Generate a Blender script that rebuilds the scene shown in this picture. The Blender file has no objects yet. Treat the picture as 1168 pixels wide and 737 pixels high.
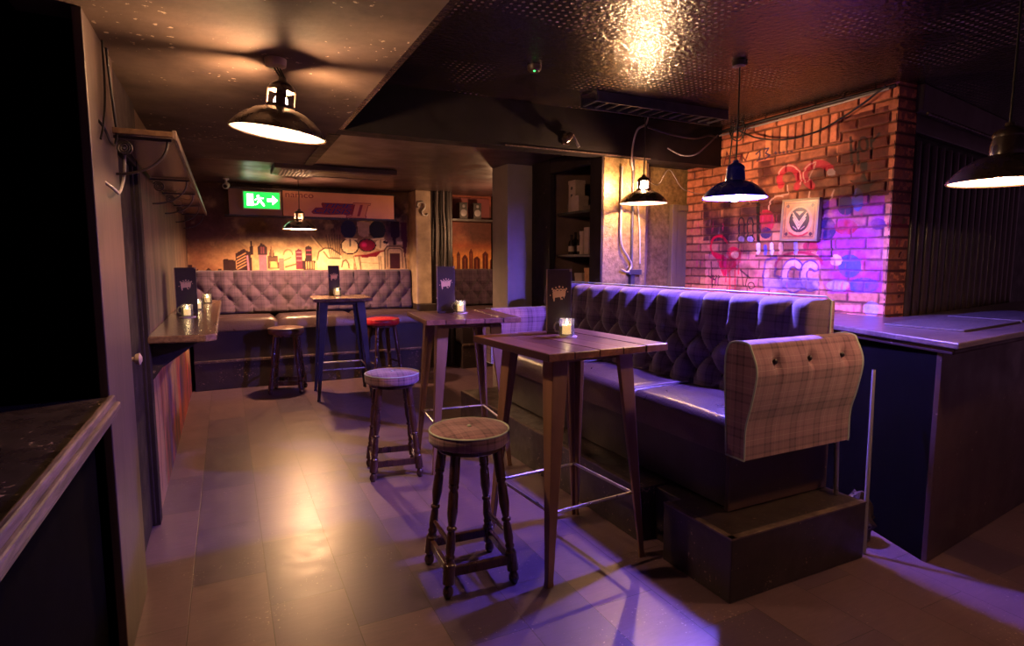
import bpy, bmesh, math, random
import numpy as np
from mathutils import Vector, Matrix
random.seed(7)
rng = np.random.default_rng(7)
sc = bpy.context.scene
COL = sc.collection
PI = math.pi
R = math.radians

# ------------------------------------------------------------------ helpers
def lin(*c):
    if len(c) == 1: c = c[0]
    o = []
    for v in c:
        v = v / 255.0
        o.append(v / 12.92 if v <= 0.04045 else ((v + 0.055) / 1.055) ** 2.4)
    return tuple(o)

class MB:
    """collects vertices and faces of ONE mesh"""
    def __init__(s):
        s.v = []; s.f = []; s.uv = {}; s.m = {}
    def add(s, vs, fs, uvs=None, m=0):
        o = len(s.v); s.v += [tuple(p) for p in vs]
        for k, f in enumerate(fs):
            if uvs is not None: s.uv[len(s.f)] = uvs[k]
            if m: s.m[len(s.f)] = m
            s.f.append(tuple(i + o for i in f))
        return s
    def box(s, x0, x1, y0, y1, z0, z1, m=0):
        vs = [(x0,y0,z0),(x1,y0,z0),(x1,y1,z0),(x0,y1,z0),(x0,y0,z1),(x1,y0,z1),(x1,y1,z1),(x0,y1,z1)]
        return s.add(vs, [(0,3,2,1),(4,5,6,7),(0,1,5,4),(1,2,6,5),(2,3,7,6),(3,0,4,7)], m=m)
    def prism(s, pts, z0, z1, m=0):
        n = len(pts)
        vs = [(p[0],p[1],z0) for p in pts] + [(p[0],p[1],z1) for p in pts]
        fs = [tuple(reversed(range(n))), tuple(range(n, 2*n))] + [(i,(i+1)%n,(i+1)%n+n,i+n) for i in range(n)]
        return s.add(vs, fs, m=m)
    def extrude(s, pts3, d):
        """closed 3D outline swept by vector d"""
        n = len(pts3); d = Vector(d)
        vs = [Vector(p) for p in pts3] + [Vector(p) + d for p in pts3]
        fs = [tuple(reversed(range(n))), tuple(range(n, 2*n))] + [(i,(i+1)%n,(i+1)%n+n,i+n) for i in range(n)]
        return s.add(vs, fs)
    def rings(s, rings, cap=True, closed=True):
        n = len(rings[0]); vs = [p for r in rings for p in r]; fs = []
        for a in range(len(rings)-1):
            for i in range(n if closed else n-1):
                j = (i+1) % n
                fs.append((a*n+i, a*n+j, (a+1)*n+j, (a+1)*n+i))
        if cap:
            fs.append(tuple(reversed(range(n)))); fs.append(tuple((len(rings)-1)*n + i for i in range(n)))
        return s.add(vs, fs)
    def lathe(s, prof, c=(0,0,0), n=32, cap=True):
        return s.rings([[(c[0]+r*math.cos(2*PI*i/n), c[1]+r*math.sin(2*PI*i/n), c[2]+z) for i in range(n)] for r, z in prof], cap)
    def frame(s, d):
        d = Vector(d).normalized()
        a = Vector((0,0,1)) if abs(d.z) < 0.95 else Vector((1,0,0))
        u = d.cross(a).normalized(); return u, d.cross(u).normalized(), d
    def along(s, p0, p1, prof, n=12):
        p0 = Vector(p0); p1 = Vector(p1); u, w, d = s.frame(p1-p0)
        rs = []
        for t, r in prof:
            c = p0.lerp(p1, t)
            rs.append([c + u*(r*math.cos(2*PI*i/n)) + w*(r*math.sin(2*PI*i/n)) for i in range(n)])
        return s.rings(rs)
    def tube(s, pts, r, n=8, cap=True, closed=False):
        pts = [Vector(p) for p in pts]; rs = []; N = len(pts)
        prev = None
        for i in range(N):
            if closed: d = pts[(i+1)%N] - pts[i-1]
            else: d = pts[min(i+1,N-1)] - pts[max(i-1,0)]
            d.normalize()
            if prev is None: u, w, d = s.frame(d)
            else:
                u = (prev - d*prev.dot(d)).normalized(); w = d.cross(u)
            prev = u
            rr = r[i] if isinstance(r, (list, tuple)) else r
            rs.append([pts[i] + u*(rr*math.cos(2*PI*k/n)) + w*(rr*math.sin(2*PI*k/n)) for k in range(n)])
        if closed:
            rs.append(rs[0]); return s.rings(rs, cap=False)
        return s.rings(rs, cap)
    def bar(s, p0, p1, w, h, w2=None, h2=None, up=(0,0,1)):
        """rectangular bar, optionally tapering"""
        p0 = Vector(p0); p1 = Vector(p1); d = (p1-p0).normalized()
        u = d.cross(Vector(up)).normalized(); q = u.cross(d).normalized()
        w2 = w if w2 is None else w2; h2 = h if h2 is None else h2
        def rect(c, a, b): return [c-u*a/2-q*b/2, c+u*a/2-q*b/2, c+u*a/2+q*b/2, c-u*a/2+q*b/2]
        return s.rings([rect(p0,w,h), rect(p1,w2,h2)])
    def ball(s, c, r, n=12, m=8, sz=1.0):
        prof = [(max(1e-4, r*math.sin(PI*i/m)), -r*sz*math.cos(PI*i/m)) for i in range(m+1)]
        return s.lathe(prof, c, n)
    def xf(s, M):
        s.v = [tuple(M @ Vector(p)) for p in s.v]; return s

def link(name, me, parent=None, loc=None, rot=None):
    o = bpy.data.objects.new(name, me); COL.objects.link(o)
    if parent is not None: o.parent = parent
    if loc is not None: o.location = loc
    if rot is not None: o.rotation_euler = rot
    return o

def O(name, mb, mats, parent=None, bevel=0, smooth=35, loc=None, rot=None, seg=2, fix=True):
    me = bpy.data.meshes.new(name)
    me.from_pydata(mb.v, [], mb.f)
    if fix:
        bm = bmesh.new(); bm.from_mesh(me)
        bmesh.ops.recalc_face_normals(bm, faces=bm.faces); bm.to_mesh(me); bm.free()
    if not isinstance(mats, (list, tuple)): mats = [mats]
    for m in mats: me.materials.append(m)
    for k, i in mb.m.items(): me.polygons[k].material_index = i
    uvl = me.uv_layers.new(name='UVMap')
    co = me.vertices
    if mb.uv and len(mb.uv) == len(mb.f):
        # explicit (keyed by vertex so that flipped faces keep the map)
        for p in me.polygons:
            d = dict(zip(mb.f[p.index], mb.uv[p.index]))
            for li in p.loop_indices: uvl.data[li].uv = d[me.loops[li].vertex_index]
    else:
        for p in me.polygons:
            n = p.normal; ax = max(range(3), key=lambda i: abs(n[i]))
            for li in p.loop_indices:
                c = co[me.loops[li].vertex_index].co
                uvl.data[li].uv = (c.y, c.z) if ax == 0 else ((c.x, c.z) if ax == 1 else (c.x, c.y))
    if smooth:
        for p in me.polygons: p.use_smooth = True
        me.set_sharp_from_angle(angle=R(smooth))
    o = link(name, me, parent, loc, rot)
    if bevel:
        b = o.modifiers.new('bevel', 'BEVEL'); b.width = bevel; b.segments = seg; b.limit_method = 'ANGLE'; b.angle_limit = R(40)
        b.harden_normals = False
    return o

def T(name, label, cat, loc=(0,0,0), rz=0, group=None):
    o = bpy.data.objects.new(name, None); COL.objects.link(o)
    o.empty_display_size = 0.05
    o.location = loc; o.rotation_euler = (0,0,rz)
    return tag(o, label, cat, group)
def tag(o, label, cat, group=None):
    o['label'] = label; o['category'] = cat
    if group: o['group'] = group
    return o
def S(name, mb, mats, **k):
    o = O(name, mb, mats, **k); o['kind'] = 'structure'; return o
def copy_tree(o, parent=None, root=True):
    c = o.copy(); COL.objects.link(c)
    if parent is not None: c.parent = parent
    for ch in list(o.children): copy_tree(ch, c, False)
    return c

# ------------------------------------------------------------------ materials
def newmat(name):
    m = bpy.data.materials.new(name); m.use_nodes = True
    nt = m.node_tree; b = nt.nodes['Principled BSDF']
    return m, nt, b
def N(nt, typ, **k):
    n = nt.nodes.new(typ)
    for a, v in k.items():
        if a.startswith('i_'):
            n.inputs[a[2:].replace('_', ' ')].default_value = v
        else: setattr(n, a, v)
    return n
def ramp(nt, stops, interp='LINEAR'):
    n = nt.nodes.new('ShaderNodeValToRGB'); cr = n.color_ramp; cr.interpolation = interp
    while len(cr.elements) < len(stops): cr.elements.new(0.5)
    for e, (p, c) in zip(cr.elements, stops):
        e.position = p; e.color = (*c, 1) if len(c) == 3 else c
    return n
def math_(nt, op, a, b=None, clamp=False):
    n = nt.nodes.new('ShaderNodeMath'); n.operation = op; n.use_clamp = clamp
    for i, v in enumerate((a, b)):
        if v is None: continue
        if isinstance(v, (int, float)): n.inputs[i].default_value = v
        else: nt.links.new(v, n.inputs[i])
    return n.outputs[0]
def mixc(nt, fac, a, b, blend='MIX'):
    n = nt.nodes.new('ShaderNodeMix'); n.data_type = 'RGBA'; n.blend_type = blend
    for i, v in ((0, fac), (6, a), (7, b)):
        if isinstance(v, (int, float)): n.inputs[i].default_value = v
        elif isinstance(v, tuple): n.inputs[i].default_value = (*v, 1) if len(v) == 3 else v
        else: nt.links.new(v, n.inputs[i])
    return n.outputs[2]
def surf(name, c1, c2=None, scale=6, rough=(0.5, 0.7), metal=0.0, bump=0.0, bscale=None, stretch=(1,1,1), specks=None, speck_scale=40, speck_amt=0.62, detail=6, coat=0.0, spec=0.5):
    """generic worn surface: two tones in noise, uneven gloss, fine bump, chipped specks"""
    m, nt, b = newmat(name); L = nt.links.new
    tc = N(nt, 'ShaderNodeTexCoord'); mp = N(nt, 'ShaderNodeMapping'); mp.inputs['Scale'].default_value = stretch
    L(tc.outputs['Object'], mp.inputs['Vector'])
    nz = N(nt, 'ShaderNodeTexNoise', i_Scale=scale, i_Detail=detail, i_Roughness=0.6); L(mp.outputs[0], nz.inputs['Vector'])
    rp = ramp(nt, [(0.3, c1), (0.7, c2 or c1)]); L(nz.outputs['Fac'], rp.inputs[0])
    col = rp.outputs[0]
    if specks:
        n2 = N(nt, 'ShaderNodeTexNoise', i_Scale=speck_scale, i_Detail=3.0); L(mp.outputs[0], n2.inputs['Vector'])
        n3 = N(nt, 'ShaderNodeTexNoise', i_Scale=speck_scale*0.12, i_Detail=2.0); L(mp.outputs[0], n3.inputs['Vector'])
        v = math_(nt, 'ADD', math_(nt, 'MULTIPLY', n2.outputs['Fac'], 0.7), math_(nt, 'MULTIPLY', n3.outputs['Fac'], 0.3))
        r2 = ramp(nt, [(speck_amt, (0,0,0)), (speck_amt+0.03, (1,1,1))]); L(v, r2.inputs[0])
        col = mixc(nt, r2.outputs[0], col, specks)
    L(col, b.inputs['Base Color'])
    rr = N(nt, 'ShaderNodeMapRange'); rr.inputs[1].default_value = 0.3; rr.inputs[2].default_value = 0.7
    rr.inputs[3].default_value = rough[0]; rr.inputs[4].default_value = rough[1]
    n4 = N(nt, 'ShaderNodeTexNoise', i_Scale=scale*1.7, i_Detail=4.0); L(mp.outputs[0], n4.inputs['Vector'])
    L(n4.outputs['Fac'], rr.inputs[0]); L(rr.outputs[0], b.inputs['Roughness'])
    b.inputs['Metallic'].default_value = metal
    b.inputs['Specular IOR Level'].default_value = spec
    if coat: b.inputs['Coat Weight'].default_value = coat; b.inputs['Coat Roughness'].default_value = 0.15
    if bump:
        n5 = N(nt, 'ShaderNodeTexNoise', i_Scale=bscale or scale*4, i_Detail=5.0); L(mp.outputs[0], n5.inputs['Vector'])
        bp = N(nt, 'ShaderNodeBump', i_Strength=bump, i_Distance=0.01); L(n5.outputs['Fac'], bp.inputs['Height']); L(bp.outputs[0], b.inputs['Normal'])
    return m
def plain(name, c, rough=0.5, metal=0.0):
    m, nt, b = newmat(name); b.inputs['Base Color'].default_value = (*c, 1); b.inputs['Roughness'].default_value = rough; b.inputs['Metallic'].default_value = metal
    return m
def emit(name, c, strength):
    m, nt, b = newmat(name); b.inputs['Base Color'].default_value = (*c, 1)
    b.inputs['Emission Color'].default_value = (*c, 1); b.inputs['Emission Strength'].default_value = strength
    return m
def plaid(name, base, dark, pale, period=0.17, rough=0.85):
    m, nt, b = newmat(name); L = nt.links.new
    uv = N(nt, 'ShaderNodeUVMap'); uv.uv_map = 'UVMap'
    sp = N(nt, 'ShaderNodeSeparateXYZ'); L(uv.outputs[0], sp.inputs[0])
    mixes = []
    stops = [(0.0, (0,0,0)), (0.10, (0.85,)*3), (0.16, (0.35,)*3), (0.30, (0.35,)*3), (0.32, (0.85,)*3), (0.38, (0.0,)*3), (0.66, (0.5,)*3), (0.70, (0.0,)*3)]
    thin = [(0.0, (0,0,0)), (0.52, (1,1,1)), (0.535, (0,0,0)), (0.85, (0.7,)*3), (0.862, (0,0,0))]
    thins = []
    for ax in (0, 1):
        fr = math_(nt, 'FRACT', math_(nt, 'DIVIDE', sp.outputs[ax], period))
        r1 = ramp(nt, stops, 'CONSTANT'); L(fr, r1.inputs[0]); mixes.append(r1.outputs[0])
        r2 = ramp(nt, thin, 'CONSTANT'); L(fr, r2.inputs[0]); thins.append(r2.outputs[0])
    f = math_(nt, 'MULTIPLY', math_(nt, 'ADD', mixes[0], mixes[1]), 0.5)
    c = mixc(nt, f, base, dark)
    c = mixc(nt, math_(nt, 'MULTIPLY', math_(nt, 'ADD', thins[0], thins[1], True), 0.45), c, pale)
    nz = N(nt, 'ShaderNodeTexNoise', i_Scale=420.0, i_Detail=2.0); L(uv.outputs[0], nz.inputs['Vector'])
    r3 = ramp(nt, [(0.3, (0.75,)*3), (0.7, (1.2,)*3)]); L(nz.outputs['Fac'], r3.inputs[0])
    c = mixc(nt, 1.0, c, r3.outputs[0], 'MULTIPLY')
    L(c, b.inputs['Base Color']); b.inputs['Roughness'].default_value = rough
    b.inputs['Sheen Weight'].default_value = 0.25; b.inputs['Specular IOR Level'].default_value = 0.3
    bp = N(nt, 'ShaderNodeBump', i_Strength=0.25, i_Distance=0.002); L(nz.outputs['Fac'], bp.inputs['Height']); L(bp.outputs[0], b.inputs['Normal'])
    return m
def wood(name, c1, c2, c3, scale=3.0, axis='X', rough=(0.3, 0.5), planks=None, coat=0.2):
    m, nt, b = newmat(name); L = nt.links.new
    tc = N(nt, 'ShaderNodeTexCoord'); mp = N(nt, 'ShaderNodeMapping')
    s = {'X': (0.12,1,1), 'Y': (1,0.12,1), 'Z': (1,1,0.12)}[axis]; mp.inputs['Scale'].default_value = s
    L(tc.outputs['Object'], mp.inputs['Vector'])
    n1 = N(nt, 'ShaderNodeTexNoise', i_Scale=scale*10, i_Detail=8.0, i_Roughness=0.65, i_Distortion=0.6); L(mp.outputs[0], n1.inputs['Vector'])
    n2 = N(nt, 'ShaderNodeTexNoise', i_Scale=scale*1.2, i_Detail=3.0); L(mp.outputs[0], n2.inputs['Vector'])
    v = math_(nt, 'ADD', math_(nt, 'MULTIPLY', n1.outputs['Fac'], 0.65), math_(nt, 'MULTIPLY', n2.outputs['Fac'], 0.35))
    rp = ramp(nt, [(0.36, c1), (0.5, c2), (0.64, c3)]); L(v, rp.inputs[0]); col = rp.outputs[0]
    hgt = n1.outputs['Fac']
    if planks:
        w, ax = planks
        sp = N(nt, 'ShaderNodeSeparateXYZ'); L(tc.outputs['Object'], sp.inputs[0])
        q = math_(nt, 'DIVIDE', sp.outputs[ax], w); fr = math_(nt, 'FRACT', math_(nt, 'ADD', q, 50.5))
        e = math_(nt, 'ABSOLUTE', math_(nt, 'SUBTRACT', fr, 0.5)); r2 = ramp(nt, [(0.475, (1,)*3), (0.49, (0.12,)*3)]); L(e, r2.inputs[0])
        wn = N(nt, 'ShaderNodeTexWhiteNoise'); wn.noise_dimensions = '1D'; L(math_(nt, 'FLOOR', math_(nt, 'ADD', q, 50.5)), wn.inputs['W'])
        r3 = ramp(nt, [(0.0, (0.65,)*3), (1.0, (1.25,)*3)]); L(wn.outputs['Value'], r3.inputs[0])
        col = mixc(nt, 1.0, mixc(nt, 1.0, col, r3.outputs[0], 'MULTIPLY'), r2.outputs[0], 'MULTIPLY')
    L(col, b.inputs['Base Color'])
    rr = N(nt, 'ShaderNodeMapRange'); rr.inputs[3].default_value = rough[0]; rr.inputs[4].default_value = rough[1]; L(n2.outputs['Fac'], rr.inputs[0]); L(rr.outputs[0], b.inputs['Roughness'])
    bp = N(nt, 'ShaderNodeBump', i_Strength=0.15, i_Distance=0.003); L(hgt, bp.inputs['Height']); L(bp.outputs[0], b.inputs['Normal'])
    b.inputs['Coat Weight'].default_value = coat; b.inputs['Coat Roughness'].default_value = 0.25
    return m
def painted(name, rough=0.6, bump=0.15):
    """surface whose own paint is stored per vertex"""
    m, nt, b = newmat(name); L = nt.links.new
    a = N(nt, 'ShaderNodeVertexColor'); a.layer_name = 'Paint'
    tc = N(nt, 'ShaderNodeTexCoord')
    nz = N(nt, 'ShaderNodeTexNoise', i_Scale=22.0, i_Detail=8.0, i_Roughness=0.7); L(tc.outputs['Object'], nz.inputs['Vector'])
    r = ramp(nt, [(0.3, (0.72,)*3), (0.7, (1.18,)*3)]); L(nz.outputs['Fac'], r.inputs[0])
    L(mixc(nt, 1.0, a.outputs['Color'], r.outputs[0], 'MULTIPLY'), b.inputs['Base Color'])
    b.inputs['Roughness'].default_value = rough; b.inputs['Specular IOR Level'].default_value = 0.18
    bp = N(nt, 'ShaderNodeBump', i_Strength=bump, i_Distance=0.004); L(nz.outputs['Fac'], bp.inputs['Height']); L(bp.outputs[0], b.inputs['Normal'])
    return m
def glass_mat(name):
    m, nt, b = newmat(name); L = nt.links.new
    nt.nodes.remove(b); out = nt.nodes['Material Output']
    t = N(nt, 'ShaderNodeBsdfTransparent'); t.inputs[0].default_value = (0.93,0.93,0.9,1)
    g = N(nt, 'ShaderNodeBsdfGlossy'); g.inputs['Roughness'].default_value = 0.08
    fr = N(nt, 'ShaderNodeFresnel'); fr.inputs['IOR'].default_value = 1.5
    tl = N(nt, 'ShaderNodeBsdfTranslucent'); tl.inputs[0].default_value = (0.9,0.86,0.75,1)
    df = N(nt, 'ShaderNodeBsdfDiffuse'); df.inputs[0].default_value = (0.9,0.86,0.75,1)
    m0 = N(nt, 'ShaderNodeMixShader'); m0.inputs[0].default_value = 0.5; L(tl.outputs[0], m0.inputs[1]); L(df.outputs[0], m0.inputs[2])
    m1 = N(nt, 'ShaderNodeMixShader'); m1.inputs[0].default_value = 0.22; L(t.outputs[0], m1.inputs[1]); L(m0.outputs[0], m1.inputs[2])
    ms = N(nt, 'ShaderNodeMixShader'); L(math_(nt, 'ADD', fr.outputs[0], 0.06, True), ms.inputs[0]); L(m1.outputs[0], ms.inputs[1]); L(g.outputs[0], ms.inputs[2]); L(ms.outputs[0], out.inputs['Surface'])
    return m

M = {}
M['black'] = surf('black_paint', (0.005,0.003,0.004), (0.010,0.006,0.0075), rough=(0.5,0.7), bump=0.1, spec=0.25)
M['black_worn'] = surf('worn_black_paint', (0.018,0.012,0.013), (0.035,0.022,0.022), scale=5, rough=(0.3,0.55), bump=0.2, specks=(0.22,0.15,0.11), speck_scale=55, speck_amt=0.63)
M['matt_black'] = surf('matt_black', (0.0009,0.0006,0.0006), (0.0018,0.0012,0.0012), rough=(0.85,0.95), spec=0.03)  # near-black; on the bar counter carcass it puts shade into the colour
M['door_paint'] = surf('dull_door_paint', (0.014,0.009,0.011), (0.024,0.015,0.017), scale=5, rough=(0.6,0.8), bump=0.1, spec=0.12, specks=(0.2,0.13,0.1), speck_scale=50, speck_amt=0.66)
M['ceil_low'] = surf('dark_ceiling_paint', (0.055,0.035,0.032), (0.130,0.087,0.069), scale=3, rough=(0.7,0.85), bump=0.35, bscale=9, specks=(0.42,0.32,0.24), speck_scale=30, speck_amt=0.64, spec=0.15)
M['ceil_back'] = surf('brown_ceiling_paint', (0.05,0.028,0.032), (0.085,0.050,0.050), scale=2.2, rough=(0.3,0.5), bump=0.15)
M['column'] = surf('grey_column_paint', (0.20,0.16,0.16), (0.25,0.20,0.20), scale=4, rough=(0.6,0.75), bump=0.05)
M['gold'] = surf('hammered_gold_sheet', (0.13,0.085,0.035), (0.34,0.23,0.10), scale=28, rough=(0.38,0.55), metal=0.5, bump=0.6, bscale=60)
M['dark_door'] = surf('dark_door_panel', (0.10,0.07,0.045), (0.17,0.12,0.07), scale=8, rough=(0.4,0.6), stretch=(1,1,0.2), bump=0.1)
M['jamb'] = wood('satin_jamb_wood', (0.036,0.020,0.021), (0.058,0.034,0.033), (0.085,0.05,0.046), scale=2, axis='Z', rough=(0.42,0.58), coat=0.08)
M['trim_wood'] = wood('worn_edge_wood', (0.03,0.018,0.016), (0.075,0.046,0.04), (0.22,0.145,0.12), scale=5, axis='Y', rough=(0.35,0.5))
M['table'] = wood('red_brown_table_wood', (0.10,0.035,0.022), (0.20,0.078,0.045), (0.30,0.135,0.075), scale=3, axis='Y', rough=(0.22,0.4), planks=(0.14, 0), coat=0.3)
M['ledge'] = wood('dark_ledge_wood', (0.09,0.045,0.03), (0.16,0.09,0.055), (0.24,0.14,0.085), scale=3, axis='Y', rough=(0.18,0.35), coat=0.4)
M['leg'] = surf('bronze_table_leg', (0.14,0.07,0.042), (0.25,0.135,0.08), scale=9, rough=(0.3,0.48), metal=0.25, stretch=(1,1,0.15), bump=0.05)
M['gunmetal'] = surf('dark_blue_metal', (0.03,0.028,0.045), (0.06,0.055,0.075), scale=9, rough=(0.3,0.45), metal=0.5)
M['steel'] = surf('brushed_steel', (0.38,0.35,0.34), (0.5,0.46,0.45), scale=20, rough=(0.25,0.4), metal=0.9)
M['stool'] = wood('dark_turned_wood', (0.020,0.008,0.007), (0.042,0.016,0.012), (0.075,0.030,0.021), scale=4, axis='Z', rough=(0.2,0.35), coat=0.5)
M['plaid'] = plaid('mauve_tartan', (0.24,0.124,0.160), (0.034,0.011,0.028), (0.48,0.36,0.34), period=0.17)
M['plaid_dark'] = plaid('purple_tartan', (0.085,0.048,0.086), (0.020,0.010,0.024), (0.17,0.115,0.16), period=0.15)
M['leather'] = surf('aubergine_leather', (0.045,0.026,0.030), (0.070,0.042,0.047), scale=5, rough=(0.27,0.33), bump=0.25, bscale=90)
M['leather_dark'] = surf('dark_leather', (0.016,0.010,0.013), (0.026,0.017,0.02), scale=7, rough=(0.35,0.5), bump=0.15, bscale=90)
M['red_leather'] = surf('red_leather', (0.30,0.012,0.018), (0.42,0.02,0.03), scale=9, rough=(0.25,0.4), bump=0.15, bscale=70)
M['brown_leather'] = surf('brown_leather', (0.07,0.035,0.03), (0.12,0.06,0.05), scale=9, rough=(0.3,0.45), bump=0.15, bscale=70)
M['piping'] = surf('pale_green_piping', (0.30,0.36,0.32), (0.42,0.48,0.42), rough=(0.6,0.8))
M['piping_dark'] = surf('dark_piping', (0.05,0.04,0.05), (0.09,0.08,0.09), rough=(0.4,0.6))
M['button'] = plain('button_black', (0.012,0.008,0.012), 0.35)
M['enamel'] = surf('black_lamp_enamel', (0.03,0.018,0.014), (0.05,0.03,0.024), rough=(0.22,0.35), coat=0.4)
M['enamel_blue'] = surf('blue_lamp_enamel', (0.02,0.025,0.42), (0.03,0.035,0.55), rough=(0.22,0.35), coat=0.4)
M['white_enamel'] = plain('white_lamp_lining', (0.82,0.80,0.76), 0.4)
M['cable'] = plain('black_cable', (0.012,0.010,0.012), 0.45)
M['cable_grey'] = plain('grey_cable', (0.22,0.19,0.2), 0.4)
M['plastic'] = plain('off_white_plastic', (0.5,0.46,0.42), 0.4)
M['canopy'] = surf('copper_canopy', (0.42,0.30,0.26), (0.52,0.38,0.33), rough=(0.3,0.4), metal=0.4)
M['menu'] = surf('dark_menu_card', (0.030,0.016,0.020), (0.045,0.025,0.028), scale=12, rough=(0.35,0.5))
M['menu_edge'] = plain('menu_edge', (0.25,0.16,0.10), 0.5)
M['gold_ink'] = plain('gold_ink', (0.78,0.50,0.27), 0.4)
M['wax'] = emit('lit_wax', (1.0,0.66,0.28), 1.25)
M['flame'] = emit('candle_flame', (1.0,0.72,0.36), 60.0)
M['glass'] = glass_mat('clear_glass')
M['coaster'] = plain('card_coaster', (0.55,0.42,0.40), 0.6)
M['board_sign'] = surf('orange_sign_board', (0.66,0.28,0.16), (0.78,0.36,0.21), scale=3, rough=(0.35,0.5))
M['board_plain'] = surf('brown_sign_board', (0.28,0.16,0.11), (0.36,0.21,0.15), scale=3, rough=(0.4,0.55))
M['ink_red'] = plain('dark_red_ink', (0.24,0.018,0.03), 0.4)
M['ink_blue'] = plain('blue_ink', (0.02,0.02,0.16), 0.4)
M['ink_orange'] = plain('orange_ink', (0.62,0.22,0.12), 0.4)
M['rib'] = surf('glossy_black_batten', (0.05,0.029,0.032), (0.08,0.048,0.05), rough=(0.12,0.25))
M['paper'] = surf('old_cardboard', (0.30,0.20,0.19), (0.42,0.30,0.28), scale=9, rough=(0.6,0.8))
M['paper_dark'] = surf('dark_cardboard', (0.08,0.05,0.05), (0.14,0.09,0.09), scale=9, rough=(0.6,0.8))
M['paper_orange'] = surf('orange_print', (0.45,0.17,0.08), (0.62,0.32,0.15), scale=25, rough=(0.5,0.7))
M['bottle'] = plain('dark_bottle', (0.02,0.012,0.014), 0.12)
M['counter'] = wood('scuffed_counter_wood', (0.05,0.03,0.035), (0.10,0.065,0.07), (0.17,0.115,0.11), scale=3, axis='X', rough=(0.25,0.45), coat=0.3)
M['counter_side'] = surf('dark_counter_panel', (0.045,0.022,0.022), (0.075,0.038,0.036), scale=3, rough=(0.35,0.55), bump=0.1, specks=(0.28,0.2,0.16), speck_scale=38, speck_amt=0.665)
M['mat'] = surf('rubber_mat', (0.05,0.035,0.04), (0.085,0.06,0.065), scale=30, rough=(0.5,0.7), bump=0.4, bscale=120)
M['bag'] = surf('black_plastic_sack', (0.035,0.022,0.022), (0.06,0.04,0.04), rough=(0.35,0.5))
M['exit_green'] = emit('exit_green', (0.015,0.62,0.07), 1.6)
M['exit_white'] = emit('exit_white', (0.95,1.0,0.80), 4.0)
M['led'] = emit('green_led', (0.05,0.9,0.15), 3.0)
M['paint'] = painted('graffiti_paint')
M['mural'] = painted('mural_paint', 0.55, 0.1)
M['print'] = painted('poster_print', 0.3, 0.0)
M['speaker'] = surf('speaker_box', (0.02,0.015,0.016), (0.035,0.025,0.025), rough=(0.4,0.6))
M['red_panel'] = surf('dull_red_panel', (0.14,0.03,0.035), (0.22,0.05,0.05), scale=3, rough=(0.5,0.7))

# bulbs
WARM = (1.0, 0.53, 0.255)
def bulb_mat(name, c, s): return emit(name, c, s)

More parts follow.
